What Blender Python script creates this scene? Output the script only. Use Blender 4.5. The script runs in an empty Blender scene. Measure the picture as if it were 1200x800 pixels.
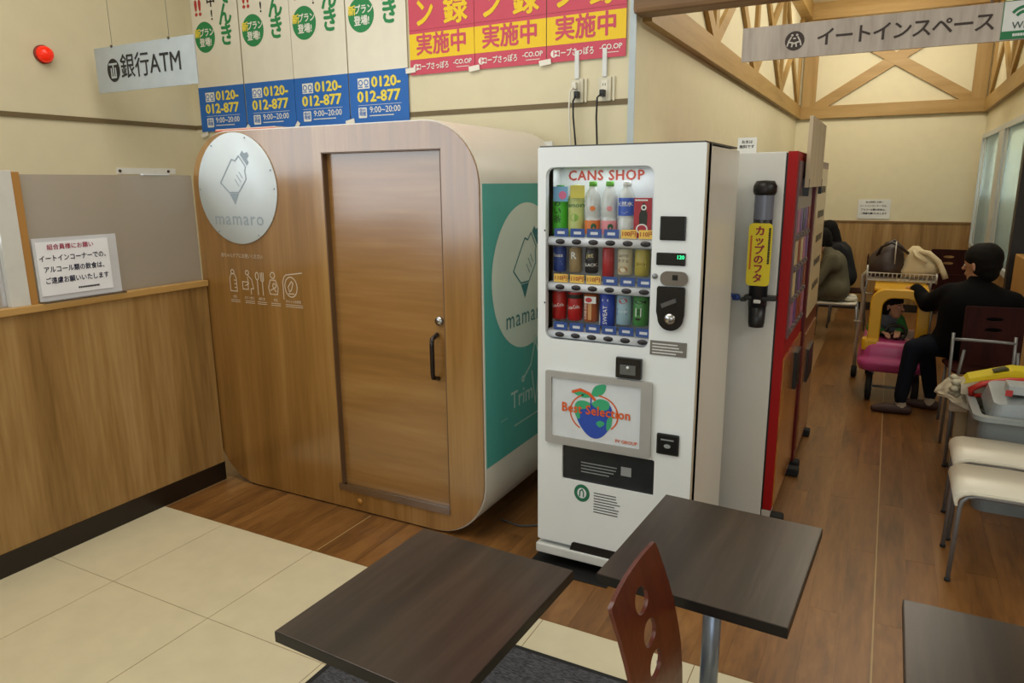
import bpy, bmesh, math, random
from mathutils import Vector, Matrix
R = math.radians
C = bpy.context.scene.collection
sc = bpy.context.scene
# ---------------------------------------------------------------- camera
cd = bpy.data.cameras.new('camera'); cd.sensor_width = 36; cd.lens = 832.5 / 1200 * 36; cd.clip_start = .02
cam = bpy.data.objects.new('camera', cd); C.objects.link(cam)
yw, pt, rl = R(-27.705), R(12.54), R(.45)
f_ = Vector((math.sin(yw)*math.cos(pt), math.cos(yw)*math.cos(pt), -math.sin(pt)))
r_ = Vector((math.cos(yw), -math.sin(yw), 0)); d_ = f_.cross(r_)
r2 = r_*math.cos(rl) + d_*math.sin(rl); d2 = -r_*math.sin(rl) + d_*math.cos(rl)
M = Matrix((r2, -d2, -f_)).transposed().to_4x4(); M.translation = (0, 0, 1.69)
cam.matrix_world = M
sc.camera = cam
# ---------------------------------------------------------------- world, exposure, lights
w = bpy.data.worlds.new('world'); sc.world = w; w.use_nodes = True
w.node_tree.nodes['Background'].inputs[0].default_value = (.75, .85, 1, 1)
w.node_tree.nodes['Background'].inputs[1].default_value = .05
sc.view_settings.view_transform = 'Standard'; sc.view_settings.look = 'None'
sc.view_settings.exposure = .3; sc.view_settings.gamma = 1; sc.view_settings.use_curve_mapping = False
def area(name, loc, rot, sx, sy, power, col):
    l = bpy.data.lights.new(name, 'AREA'); l.shape = 'RECTANGLE'; l.size = sx; l.size_y = sy; l.energy = power; l.color = col
    o = bpy.data.objects.new(name, l); C.objects.link(o); o.location = loc; o.rotation_euler = rot; return o
area('daylight_window', (-4.47, -1.5, 1.9), (0, R(-90), 0), 2.6, 5.6, 125, (.72, .86, 1))
area('daylight_window', (1.5, -4.9, 1.9), (R(90), 0, 0), 5.0, 2.4, 60, (.78, .9, 1))
area('hall_light', (-2.1, 1.3, 3.86), (0, 0, 0), 3.2, 2.6, 62, (1, .97, .9))
area('hall_light', (3.0, 1.0, 3.86), (0, R(20), 0), 3.0, 4.0, 125, (1, .97, .9))
area('annex_light', (-.15, 6.4, 3.86), (0, 0, 0), 1.2, 4.5, 30, (1, .93, .78))
area('annex_wall_washer', (-.15, 9.1, 3.5), (R(70), 0, 0), 1.6, .3, 16, (1, .94, .8))
area('annex_wall_washer', (.6, 6.6, 3.5), (0, R(70), 0), .3, 5.0, 30, (1, .94, .8))

# ---------------------------------------------------------------- materials
def lin(h):
    h = h.lstrip('#'); v = [int(h[i:i+2], 16)/255 for i in (0, 2, 4)]
    return tuple(c/12.92 if c <= .04045 else ((c+.055)/1.055)**2.4 for c in v) + (1,)
MC = {}
def mat(hexc, rough=.5, metal=0, spec=.5, emit=0, alpha=1, noise=.05, coat=0):
    k = (hexc, rough, metal, spec, emit, alpha, noise, coat)
    if k in MC: return MC[k]
    m = bpy.data.materials.new('surface_' + hexc.strip('#')); m.use_nodes = True; nt = m.node_tree; b = nt.nodes['Principled BSDF']
    c = lin(hexc)
    if noise:
        tc = nt.nodes.new('ShaderNodeTexCoord'); n = nt.nodes.new('ShaderNodeTexNoise'); n.inputs['Scale'].default_value = 9
        n.inputs['Detail'].default_value = 4
        r = nt.nodes.new('ShaderNodeValToRGB'); r.color_ramp.elements[0].position = .3; r.color_ramp.elements[1].position = .7
        r.color_ramp.elements[0].color = tuple(x*(1-noise) for x in c[:3]) + (1,)
        r.color_ramp.elements[1].color = tuple(min(1, x*(1+noise)) for x in c[:3]) + (1,)
        nt.links.new(tc.outputs['Object'], n.inputs['Vector']); nt.links.new(n.outputs['Fac'], r.inputs[0]); nt.links.new(r.outputs[0], b.inputs['Base Color'])
    else: b.inputs['Base Color'].default_value = c
    b.inputs['Roughness'].default_value = rough; b.inputs['Metallic'].default_value = metal
    b.inputs['Specular IOR Level'].default_value = spec; b.inputs['Alpha'].default_value = alpha
    b.inputs['Coat Weight'].default_value = coat
    if emit: b.inputs['Emission Color'].default_value = c; b.inputs['Emission Strength'].default_value = emit
    MC[k] = m; return m
def wood(name, c1, c2, c3, axis='Z', rough=.4, scale=14, stretch=.06, rnd=0, coat=0, spec=.5, bump=.02):
    k = ('wood', name)
    if k in MC: return MC[k]
    m = bpy.data.materials.new(name); m.use_nodes = True; nt = m.node_tree; L = nt.links; b = nt.nodes['Principled BSDF']
    tc = nt.nodes.new('ShaderNodeTexCoord'); mp = nt.nodes.new('ShaderNodeMapping')
    mp.inputs['Scale'].default_value = tuple(stretch if a == axis else 1 for a in 'XYZ')
    vec = tc.outputs['Object']
    if rnd:
        oi = nt.nodes.new('ShaderNodeObjectInfo'); mu = nt.nodes.new('ShaderNodeMath'); mu.operation = 'MULTIPLY'; mu.inputs[1].default_value = 37
        ad = nt.nodes.new('ShaderNodeVectorMath'); ad.operation = 'ADD'; L.new(oi.outputs['Random'], mu.inputs[0]); L.new(vec, ad.inputs[0]); L.new(mu.outputs[0], ad.inputs[1]); vec = ad.outputs[0]
    L.new(vec, mp.inputs[0])
    n1 = nt.nodes.new('ShaderNodeTexNoise'); n1.inputs['Scale'].default_value = scale; n1.inputs['Detail'].default_value = 6; n1.inputs['Roughness'].default_value = .6; n1.inputs['Distortion'].default_value = .4
    n2 = nt.nodes.new('ShaderNodeTexNoise'); n2.inputs['Scale'].default_value = scale*7; n2.inputs['Detail'].default_value = 3
    L.new(mp.outputs[0], n1.inputs['Vector']); L.new(mp.outputs[0], n2.inputs['Vector'])
    r = nt.nodes.new('ShaderNodeValToRGB'); e = r.color_ramp.elements
    e[0].position = .32; e[0].color = lin(c1); e[1].position = .7; e[1].color = lin(c3); x = e.new(.5); x.color = lin(c2)
    mx = nt.nodes.new('ShaderNodeMix'); mx.data_type = 'FLOAT'; mx.inputs[0].default_value = .25
    L.new(n1.outputs['Fac'], mx.inputs[2]); L.new(n2.outputs['Fac'], mx.inputs[3]); L.new(mx.outputs[0], r.inputs[0])
    col = r.outputs[0]
    if rnd:
        hs = nt.nodes.new('ShaderNodeHueSaturation'); mr = nt.nodes.new('ShaderNodeMapRange'); mr.inputs[3].default_value = 1-rnd; mr.inputs[4].default_value = 1+rnd
        L.new(oi.outputs['Random'], mr.inputs[0]); L.new(mr.outputs[0], hs.inputs['Value']); L.new(col, hs.inputs['Color']); col = hs.outputs[0]
    L.new(col, b.inputs['Base Color'])
    bp = nt.nodes.new('ShaderNodeBump'); bp.inputs['Strength'].default_value = bump*5; bp.inputs['Distance'].default_value = .002
    L.new(n2.outputs['Fac'], bp.inputs['Height']); L.new(bp.outputs[0], b.inputs['Normal'])
    b.inputs['Roughness'].default_value = rough; b.inputs['Coat Weight'].default_value = coat; b.inputs['Coat Roughness'].default_value = .14; b.inputs['Specular IOR Level'].default_value = spec
    MC[k] = m; return m
def glass(name, tint='#ffffff', gloss=1.0, frost=0, fc='#b8aea4'):
    k = ('glass', name)
    if k in MC: return MC[k]
    m = bpy.data.materials.new(name); m.use_nodes = True; nt = m.node_tree; nt.nodes.remove(nt.nodes['Principled BSDF']); L = nt.links
    out = nt.nodes['Material Output']; fr = nt.nodes.new('ShaderNodeFresnel'); fr.inputs[0].default_value = 1.5
    tr = nt.nodes.new('ShaderNodeBsdfTransparent'); tr.inputs[0].default_value = lin(tint)
    gl = nt.nodes.new('ShaderNodeBsdfGlossy'); gl.inputs['Roughness'].default_value = .02 if not frost else .12
    mu = nt.nodes.new('ShaderNodeMath'); mu.operation = 'MULTIPLY'; mu.inputs[1].default_value = gloss
    mx = nt.nodes.new('ShaderNodeMixShader'); L.new(fr.outputs[0], mu.inputs[0]); L.new(mu.outputs[0], mx.inputs[0])
    base = tr.outputs[0]
    if frost:
        df = nt.nodes.new('ShaderNodeBsdfDiffuse'); df.inputs[0].default_value = lin(fc)
        tl = nt.nodes.new('ShaderNodeBsdfTranslucent'); tl.inputs[0].default_value = lin(fc)
        m2 = nt.nodes.new('ShaderNodeMixShader'); m2.inputs[0].default_value = .5; L.new(df.outputs[0], m2.inputs[1]); L.new(tl.outputs[0], m2.inputs[2])
        m3 = nt.nodes.new('ShaderNodeMixShader'); m3.inputs[0].default_value = frost; L.new(base, m3.inputs[1]); L.new(m2.outputs[0], m3.inputs[2]); base = m3.outputs[0]
    L.new(base, mx.inputs[1]); L.new(gl.outputs[0], mx.inputs[2]); L.new(mx.outputs[0], out.inputs[0])
    MC[k] = m; return m
CREAM = mat('#d6cdae', .85, noise=.02)
WHITE = mat('#dadcd8', .35, noise=.02); BLACK = mat('#0c0c0d', .4, noise=0); CHROME = mat('#b8b8b8', .25, 1, noise=0)
STEEL = mat('#85878a', .4, .55, noise=0); RUBBER = mat('#141414', .8, noise=0); INK = mat('#1c1a18', .7, noise=0)
LAMINATE = wood('pale_laminate', '#745529', '#987543', '#b59563', 'Z', .45, 7, .07)
BOOTHWOOD = wood('booth_laminate', '#7c5727', '#916834', '#a67e48', 'Z', .22, 8, .05, spec=1.0, coat=.5)
DOORWOOD = wood('door_laminate', '#815a2b', '#926836', '#a47c48', 'X', .24, 6, .07, spec=1.0, coat=.4)
FLOORWOOD = wood('floor_planks', '#523619', '#774f26', '#8e6434', 'Y', .36, 8, .12, rnd=.07, spec=.5)
BEAMWOOD = wood('beam_wood', '#8f6f38', '#a18048', '#ad8e58', 'Y', .5, 8, .08)
BEAMWOODX = wood('beam_wood_across', '#8f6f38', '#a18048', '#ad8e58', 'X', .5, 8, .08)
BEAMWOODZ = wood('beam_wood_upright', '#8f6f38', '#a18048', '#ad8e58', 'Z', .5, 8, .08)
DARKBEAM = wood('lintel_wood', '#5a4023', '#76552f', '#86643c', 'X', .5, 8, .08)
TABLEWOOD = wood('table_laminate', '#1e1712', '#30251d', '#41352b', 'Y', .3, 12, .06, spec=.55)
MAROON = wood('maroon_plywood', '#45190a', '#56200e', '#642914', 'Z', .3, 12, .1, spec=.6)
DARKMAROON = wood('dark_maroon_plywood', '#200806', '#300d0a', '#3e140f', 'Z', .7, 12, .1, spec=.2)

# ---------------------------------------------------------------- mesh helpers
def link(name, me, m=None, parent=None, smooth=False, w=False):
    o = bpy.data.objects.new(name, me); C.objects.link(o)
    if m is not None:
        me.materials.clear() if len(me.materials) and not isinstance(m, (list, tuple)) else None
        for x in (m if isinstance(m, (list, tuple)) else [m]):
            me.materials.append(x)
    if parent: o.parent = parent
    if w and parent:
        top = parent; mw = top.matrix_basis.copy()
        while top.parent: top = top.parent; mw = top.matrix_basis @ mw
        me.transform(mw.inverted())
    if smooth:
        for p in me.polygons: p.use_smooth = True
    return o
def tag(o, label=None, cat=None, group=None, kind=None):
    if label: o['label'] = label
    if cat: o['category'] = cat
    if group: o['group'] = group
    if kind: o['kind'] = kind
    return o
def thing(name, label, cat, loc=(0, 0, 0), rz=0, group=None):
    o = bpy.data.objects.new(name, None); C.objects.link(o); o.empty_display_size = .1
    o.location = loc; o.rotation_euler = (0, 0, rz); return tag(o, label, cat, group)
class MB:
    def __init__(s): s.b = bmesh.new()
    def box(s, a, c, mi=0, bev=0):
        r = bmesh.ops.create_cube(s.b, size=1); vs = r['verts']
        sz = [abs(c[i]-a[i]) for i in range(3)]; ce = [(c[i]+a[i])/2 for i in range(3)]
        for v in vs: v.co = Vector([v.co[i]*sz[i]+ce[i] for i in range(3)])
        fs = {f for v in vs for f in v.link_faces}
        for f in fs: f.material_index = mi
        if bev: 
            es = {e for f in fs for e in f.edges}
            r = bmesh.ops.bevel(s.b, geom=list(es), offset=bev, segments=2, profile=.6, affect='EDGES')
            for f in r['faces']: f.material_index = mi
        return s
    def bar(s, p, q, wd, dp, up=(0, 0, 1), mi=0):
        p = Vector(p); q = Vector(q); d = (q-p); L = d.length; d.normalize(); u = Vector(up); x = d.cross(u)
        if x.length < 1e-4: x = d.cross(Vector((0, 1, 0)))
        x.normalize(); u = x.cross(d)
        vs = [s.b.verts.new(b + x*wd/2*i + u*dp/2*j) for b in (p, q) for i, j in ((-1, -1), (1, -1), (1, 1), (-1, 1))]
        for f in ((0, 1, 2, 3), (7, 6, 5, 4), (0, 4, 5, 1), (1, 5, 6, 2), (2, 6, 7, 3), (3, 7, 4, 0)):
            s.b.faces.new([vs[i] for i in f]).material_index = mi
        return s
    def tube(s, pts, r, seg=10, closed=False, rs=None, mi=0, smooth=True):
        pts = [Vector(p) for p in pts]; n = len(pts); rings = []; prev = None
        for i, p in enumerate(pts):
            if closed: t = pts[(i+1) % n] - pts[i-1]
            else: t = pts[min(i+1, n-1)] - pts[max(i-1, 0)]
            t.normalize()
            if prev is None:
                a = Vector((0, 0, 1)) if abs(t.z) < .9 else Vector((1, 0, 0)); u = t.cross(a).normalized()
            else: u = (prev - t*prev.dot(t)).normalized()
            prev = u; v = t.cross(u); rr = rs[i] if rs else r
            rings.append([s.b.verts.new(p + (u*math.cos(k*2*math.pi/seg) + v*math.sin(k*2*math.pi/seg))*rr) for k in range(seg)])
        for i in range(n if closed else n-1):
            A, B = rings[i], rings[(i+1) % n]
            for k in range(seg):
                f = s.b.faces.new((A[k], A[(k+1) % seg], B[(k+1) % seg], B[k])); f.smooth = smooth; f.material_index = mi
        if not closed:
            s.b.faces.new(rings[0][::-1]).material_index = mi; s.b.faces.new(rings[-1]).material_index = mi
        return s
    def lathe(s, prof, ce=(0, 0, 0), seg=20, mi=0, axis='Z', smooth=True):
        rings = []
        def P(r, z, a):
            x, y = r*math.cos(a), r*math.sin(a)
            v = {'Z': (x, y, z), 'Y': (x, z, y), 'X': (z, x, y)}[axis]; return Vector(v) + Vector(ce)
        for r, z in prof:
            rings.append([s.b.verts.new(P(r, z, k*2*math.pi/seg)) for k in range(seg)] if r > 1e-6 else [s.b.verts.new(P(0, z, 0))])
        for A, B in zip(rings, rings[1:]):
            for k in range(seg):
                j = (k+1) % seg
                if len(A) == 1 and len(B) == 1: continue
                vs = [A[0], B[j], B[k]] if len(A) == 1 else ([A[k], A[j], B[0]] if len(B) == 1 else [A[k], A[j], B[j], B[k]])
                f = s.b.faces.new(vs); f.smooth = smooth; f.material_index = mi
        return s
    def prism(s, poly, y0, y1, axis='Y', mi=0):
        # poly of (a,b): axis Y -> (x,z); X -> (y,z); Z -> (x,y)
        def P(a, b, c): return {'Y': (a, c, b), 'X': (c, a, b), 'Z': (a, b, c)}[axis]
        A = [s.b.verts.new(P(a, b, y0)) for a, b in poly]; B = [s.b.verts.new(P(a, b, y1)) for a, b in poly]; n = len(poly)
        s.b.faces.new(A).material_index = mi; s.b.faces.new(B[::-1]).material_index = mi
        for i in range(n):
            j = (i+1) % n; s.b.faces.new((A[i], B[i], B[j], A[j])).material_index = mi
        return s
    def ball(s, ce, r, sc_=(1, 1, 1), seg=14, mi=0, rot=None):
        r_ = bmesh.ops.create_uvsphere(s.b, u_segments=seg, v_segments=max(6, seg//2+1), radius=r)
        for v in r_['verts']:
            c = Vector([v.co[i]*sc_[i] for i in range(3)])
            if rot: c = rot @ c
            v.co = c + Vector(ce)
        for f in {f for v in r_['verts'] for f in v.link_faces}: f.smooth = True; f.material_index = mi
        return s
    def poly(s, pts, mi=0):
        s.b.faces.new([s.b.verts.new(p) for p in pts]).material_index = mi; return s
    def build(s, name, m, parent=None, kind=None, label=None, w=False, recalc=True):
        if recalc: bmesh.ops.recalc_face_normals(s.b, faces=s.b.faces)
        me = bpy.data.meshes.new(name); s.b.to_mesh(me); s.b.free()
        o = link(name, me, m, parent, w=w)
        if kind: o['kind'] = kind
        if label: o['label'] = label
        return o
def curve_mesh(cu):
    o = bpy.data.objects.new('tmp', cu); C.objects.link(o); dg = bpy.context.evaluated_depsgraph_get()
    me = bpy.data.meshes.new_from_object(o.evaluated_get(dg)); bpy.data.objects.remove(o); bpy.data.curves.remove(cu); return me
XZ = Matrix.Rotation(R(90), 4, 'X')      # text plane: x right, z up, facing -Y
def plate(name, loops, y0, y1, m, parent=None, w=False, label=None, smooth=False, bev=0):
    """plate with holes in the XZ plane from y0 (front) to y1 (back)"""
    cu = bpy.data.curves.new('p', 'CURVE'); cu.dimensions = '2D'; cu.fill_mode = 'BOTH'
    for lp in loops:
        sp = cu.splines.new('POLY'); sp.points.add(len(lp)-1); sp.use_cyclic_u = True
        for i, (a, b) in enumerate(lp): sp.points[i].co = (a, b, 0, 1)
    cu.extrude = abs(y1-y0)/2
    if bev: cu.bevel_depth = bev; cu.extrude = max(0, cu.extrude-bev); cu.offset = -bev; cu.bevel_resolution = 1
    me = curve_mesh(cu); me.transform(Matrix.Translation((0, (y0+y1)/2, 0)) @ XZ)
    o = link(name, me, m, parent, w=w)
    if label: o['label'] = label
    return o
def text(s, x, z, size, m, parent, y=-.001, align='CENTER', bold=0, sx=1, rot=0, name='lettering', gap=1, line=1, base=None, w=False):
    cu = bpy.data.curves.new('t', 'FONT'); cu.body = s; cu.size = size; cu.align_x = align; cu.align_y = 'CENTER'
    cu.resolution_u = 2; cu.space_character = gap; cu.space_line = line
    me = curve_mesh(cu)
    if bold:
        k = bold*size*.8; bb = bmesh.new()
        for q, (dx, dz) in enumerate(((0, 0), (k, 0), (-k, 0), (0, k*.8), (0, -k*.8))):
            n0 = len(bb.verts); bb.from_mesh(me); bb.verts.ensure_lookup_table()
            for v in bb.verts[n0:]: v.co.x += dx; v.co.y += dz; v.co.z += q*.00008
        bb.to_mesh(me); bb.free()
    B = base if base is not None else Matrix.Translation((0, y, 0)) @ XZ
    me.transform(B @ Matrix.Translation((x, z, 0)) @ Matrix.Rotation(rot, 4, 'Z') @ Matrix.Diagonal((sx, 1, 1, 1)))
    return link(name, me, m, parent, w=w)
def flat(name, polys, m, parent, y=-.001, w=False, base=None, label=None):
    """flat print: polys in (x,z)"""
    B = base if base is not None else Matrix.Translation((0, y, 0)) @ XZ
    b = MB()
    for i, p in enumerate(polys):
        b.poly([B @ Vector((a, c, (i % 12)*4e-5)) for a, c in p])
    return b.build(name, m, parent, w=w, label=label, recalc=False)
def strokes(lines, wd):
    out = []
    for ln in lines:
        for (a, b), (c, d) in zip(ln, ln[1:]):
            L = math.hypot(c-a, d-b) or 1e-6; nx, nz = -(d-b)/L*wd/2, (c-a)/L*wd/2; ex, ez = (c-a)/L*wd*.3, (d-b)/L*wd*.3
            out.append([(a-nx-ex, b-nz-ez), (c-nx+ex, d-nz+ez), (c+nx+ex, d+nz+ez), (a+nx-ex, b+nz-ez)])
    return out
def circ(x, z, r, n=32, rz=None, a0=0, a1=360):
    rz = rz or r; full = (a1-a0) == 360; k = n if full else n+1
    return [(x+r*math.cos(R(a0+(a1-a0)*i/n)), z+rz*math.sin(R(a0+(a1-a0)*i/n))) for i in range(k)]
def rrect(x0, z0, x1, z1, r, n=6):
    o = []
    for cx, cz, a in ((x1-r, z0+r, -90), (x1-r, z1-r, 0), (x0+r, z1-r, 90), (x0+r, z0+r, 180)):
        for i in range(n+1):
            t = R(a+90*i/n); o.append((cx+r*math.cos(t), cz+r*math.sin(t)))
    return o
def rect(x0, z0, x1, z1): return [(x0, z0), (x1, z0), (x1, z1), (x0, z1)]
def sm(p, n=5):
    o = []; L = len(p)
    for i in range(L):
        a, b, c, d = p[i-1], p[i], p[(i+1) % L], p[(i+2) % L]
        for k in range(n):
            t = k/n
            o.append(tuple(.5*(2*b[j]+(c[j]-a[j])*t+(2*a[j]-5*b[j]+4*c[j]-d[j])*t*t+(3*b[j]-a[j]-3*c[j]+d[j])*t**3) for j in (0, 1)))
    return o
def textlines(x0, z0, x1, n, pitch, h, seed=1):
    """rows of tiny unreadable print"""
    rnd = random.Random(seed); out = []
    for i in range(n):
        x = x0; e = x0+(x1-x0)*rnd.uniform(.75, 1)
        while x < e:
            wd = rnd.uniform(.5, 1.2)*h; out.append(rect(x, z0-i*pitch, x+wd*.85, z0-i*pitch+h)); x += wd
    return out
def struct(name, mb, m, label=None): return mb.build(name, m, kind='structure', label=label)
def wbox(a, b, bev=0): return MB().box(a, b, bev=bev)

# ================================================================ SETTING
BY = 3.68                       # plane of the poster wall
fl = struct('floor', wbox((-4.5, -5, -.12), (6, 10.6, -.0012)), mat('#8a6a44', .5))
# planks: 0.1175 m wide strips, 1.18 m long, alternately staggered
PW, PL = .1175, 1.18
pm = MB().box((-PW/2+.0004, -PL/2+.0006, -.006), (PW/2-.0004, PL/2-.0006, 0)).build('plank', FLOORWOOD, fl); pm['used'] = 0
def put(proto, x, y, sx=1, sy=1):
    if proto.get('used') == 0: o = proto; del proto['used']
    else: o = proto.copy(); C.objects.link(o)
    if 'used' in o: del o['used']
    o.location = (x, y, 0); o.scale = (sx, sy, 1); return o
first = [True]
def plank(x, ya, yb):
    global pm
    if first[0]: o = pm; first[0] = False
    else: o = pm.copy(); C.objects.link(o)
    if 'used' in o: del o['used']
    o.location = (x, (ya+yb)/2, 0); o.scale = (1, (yb-ya)/PL, 1)
for c in range(-29, 11):
    xc = .095 + PW*(c+.5); y = 3.44 - PL*3 + (PL/2 if c % 2 == 0 else 0)
    ymax = 4.62 if xc < -1.22 else 10.5
    ymax = 3.66 if xc < -1.22 else ymax
    while y < ymax:
        ya, yb = max(y, 2.282), min(y+PL, ymax)
        # the strips hidden behind the machines and beside the tables are left to the slab
        if yb-ya > .05 and not (-1.22 < xc < -.55 and ya > 3.3) and xc < .93:
            plank(xc, ya, yb)
        y += PL
# planks right of the tile field, near the camera
for c in range(5, 11):
    xc = .095 + PW*(c+.5)
    if xc > .74: 
        for ya, yb in ((.9, 1.6), (1.6, 2.28)): plank(xc, ya, yb)
for xs, ya, yb in ((.095, 2.29, 10.4), (-2.255, 2.29, 2.69)): struct('trim_10', wbox((xs-.003, ya, .0), (xs+.003, yb, .0006)), mat('#a08558', .4), 'pale joint strip in the wood floor')
TILE = mat('#cfc5a6', .28, noise=.04, spec=.5)
tx = [-3.33, -2.867, -2.267, -1.667, -1.067, -.467, .133, .733]; ty = [2.278, 1.677, 1.077, .477, -.123, -.723, -1.323]
for i in range(len(tx)-1):
    for j in range(len(ty)-1):
        MB().box((tx[i]+.0015, ty[j+1]+.0015, -.008), (tx[i+1]-.0015, ty[j]-.0015, .0)).build('tile', TILE, fl)
struct('ceiling', wbox((-4.5, -5, 3.9), (6, 10.6, 4.0)), mat('#d8cca8', .9))
struct('wall_left', wbox((-4.6, -5, -.12), (-4.5, 3.8, 3.9)), CREAM)
struct('wall_back', wbox((-4.6, BY, -.12), (-1.22, BY+.12, 3.9)), CREAM)
struct('wall_front', wbox((-4.6, -5.1, -.12), (6.1, -5, 3.9)), CREAM)
struct('wall_right', wbox((6, -5, -.12), (6.1, 6.9, 3.9)), CREAM)
struct('wall_corridor_left', wbox((-1.32, BY+.12, -.12), (-1.22, 10.6, 3.9)), CREAM)
struct('wall_far', wbox((-1.32, 10.56, -.12), (2.2, 10.68, 3.9)), CREAM)
# right wall of the annex with its window opening
WX = .935; wy0, wy1, wz0, wz1 = 6.98, 10.44, .93, 2.165
mb = MB(); mb.box((WX, 6.85, -.12), (WX+.12, 10.56, wz0)); mb.box((WX, 6.85, wz1), (WX+.12, 10.56, 3.9)); mb.box((WX, 6.85, wz0), (WX+.12, wy0, wz1)); mb.box((WX, wy1, wz0), (WX+.12, 10.56, wz1))
struct('wall_corridor_right', mb, CREAM)
struct('wall_back_right', wbox((WX+.12, 6.85, -.12), (6.1, 6.97, 3.9)), CREAM)
struct('wall_behind_window', wbox((2.1, 6.97, 0), (2.2, 10.56, 3.9)), mat('#c8cac4', .9))
area('next_room_light', (1.6, 8.8, 3.7), (0, 0, 0), .8, 2.5, 170, (.85, .93, 1))
# window frames, mullions, panes, blinds
FR = mat('#c3c9ca', .4, noise=.02)
wn = struct('window_1', MB().box((WX-.03, wy0-.04, wz0-.05), (WX+.1, wy1+.04, wz0)).box((WX-.03, wy0-.04, wz1), (WX+.1, wy1+.04, wz1+.05)).box((WX-.03, wy0-.05, wz0), (WX+.1, wy0, wz1)).box((WX-.03, wy1, wz0), (WX+.1, wy1+.05, wz1)), FR)
for y in (8.7,): MB().box((WX-.028, y-.2, wz0), (WX+.03, y+.2, wz1)).build('mullion', FR, wn)
for y in (7.06, 8.42, 8.98, 10.3): MB().box((WX-.012, y-.05, wz0), (WX+.02, y+.05, wz1)).build('sash_stile', mat('#c0c6c6', .4), wn)
GL = glass('window_glass', '#e4ecec', .3, frost=.45, fc='#b9c6c8')
ys = [wy0, 8.5, 8.9, wy1]
for k in range(0, 4, 2): MB().box((WX-.002, ys[k], wz0), (WX+.004, ys[k+1], wz1)).build('pane', GL, wn)
bl = MB()
for k in range(24): bl.box((WX+.02, wy0+.05, wz0+.02+k*.025), (WX+.035, wy1-.05, wz0+.03+k*.025))
bl.build('blind_slats', mat('#9aa3a4', .6), wn, kind='stuff')
# trims
GRV = mat('#6b5b3c', .6)
struct('trim_1', wbox((-4.5, -5, 2.085), (-4.488, BY, 2.112)), GRV)
struct('trim_2', wbox((-4.5, BY-.005, 2.085), (-1.22, BY, 2.112)), GRV)
struct('trim_3', wbox((-1.245, BY-.008, 0), (-1.212, BY+.004, 3.9)), mat('#b4bfc4', .4), 'pale metal corner guard')
struct('trim_4', wbox((-1.22, 10.53, 1.15), (WX, 10.56, 1.175)), mat('#7a5a2e', .5))
struct('wainscot', wbox((-1.22, 10.54, 0), (WX, 10.56, 1.15)), LAMINATE)
struct('wainscot', wbox((-1.22, BY+.2, 0), (-1.2, 10.54, 1.15)), LAMINATE)
struct('wainscot', wbox((WX-.015, 6.85, 0), (WX, 10.54, .88)), LAMINATE)
struct('baseboard_far', wbox((-1.2, 10.525, 0), (WX-.015, 10.54, .1)), mat('#1c120b', .5))
struct('baseboard_left', wbox((-3.345, -3, 0), (-3.325, 2.69, .108)), mat('#1c120b', .4))
# timber truss decoration round the annex (each timber a piece)
tr = struct('trim_5', wbox((-1.22, BY+.12, 2.495), (-1.17, 10.56, 2.655)), BEAMWOOD)
def timber(nm, p, q, wd, m, par, dp=.03, up=(1, 0, 0)): MB().bar(p, q, wd, dp, up).build(nm, m, par)
nodes = [3.75, 5.40, 7.06, 8.72, 10.38]
for a, b in zip(nodes, nodes[1:]):
    MB().bar((-1.205, a, 2.65), (-1.205, b, 3.72), .10, .03, (1, 0, 0)).build('brace', BEAMWOOD, tr)
    MB().bar((-1.202, b, 2.65), (-1.202, a, 3.72), .10, .03, (1, 0, 0)).build('brace', BEAMWOOD, tr)
for a in nodes[1:]: MB().box((-1.22, a-.05, 2.65), (-1.188, a+.05, 3.72)).build('upright', BEAMWOODZ, tr)
tr2 = struct('trim_6', wbox((WX-.05, 6.85, 2.48), (WX, 10.56, 2.64)), BEAMWOOD)
for a, b in zip(nodes[2:], nodes[3:]):
    MB().bar((WX-.015, a, 2.63), (WX-.015, b, 3.72), .10, .03, (1, 0, 0)).build('brace', BEAMWOOD, tr2)
    MB().bar((WX-.018, b, 2.63), (WX-.018, a, 3.72), .10, .03, (1, 0, 0)).build('brace', BEAMWOOD, tr2)
for a in nodes[2:]: MB().box((WX-.032, a-.05, 2.63), (WX, a+.05, 3.72)).build('upright', BEAMWOODZ, tr2)
tr3 = struct('trim_7', wbox((-1.17, 10.5, 2.49), (WX-.05, 10.56, 2.645)), BEAMWOODX)
MB().box((-1.165, 10.505, 2.645), (-1.0, 10.56, 3.72)).build('upright', BEAMWOODZ, tr3)
MB().box((.74, 10.505, 2.645), (.895, 10.56, 3.72)).build('upright', BEAMWOODZ, tr3)
MB().bar((-1.0, 10.535, 2.62), (.78, 10.535, 3.72), .13, .03, (0, 1, 0)).build('brace', BEAMWOODX, tr3)
MB().bar((.78, 10.53, 2.62), (-1.0, 10.53, 3.72), .13, .03, (0, 1, 0)).build('brace', BEAMWOODX, tr3)
struct('trim_8', MB().box((-1.22, 10.44, 3.7), (WX, 10.56, 3.9)).box((-1.22, BY+.12, 3.7), (-1.1, 10.44, 3.9)).box((WX-.12, 6.85, 3.7), (WX, 10.44, 3.9)), BEAMWOODX)
struct('trim_9', wbox((-1.22, BY-.05, 2.505), (6, BY+.1, 2.9), .02), DARKBEAM, 'dark timber lintel over the annex opening')
struct('wall_over_opening', wbox((-1.22, BY, 2.9), (6, BY+.1, 3.9)), CREAM)
# dark jamb and pale timber panel closing the window wall
struct('jamb', wbox((WX-.07, 6.74, 0), (WX+.05, 6.86, 3.9)), mat('#1a130d', .5))
struct('wood_screen', MB().box((WX-.04, 5.9, 0), (WX+.02, 6.7, 1.13), bev=.01), wood('pine', '#a87a3c', '#bb8d4e', '#c79c60', 'Z', .4, 8, .08), 'light timber side screen')

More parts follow.
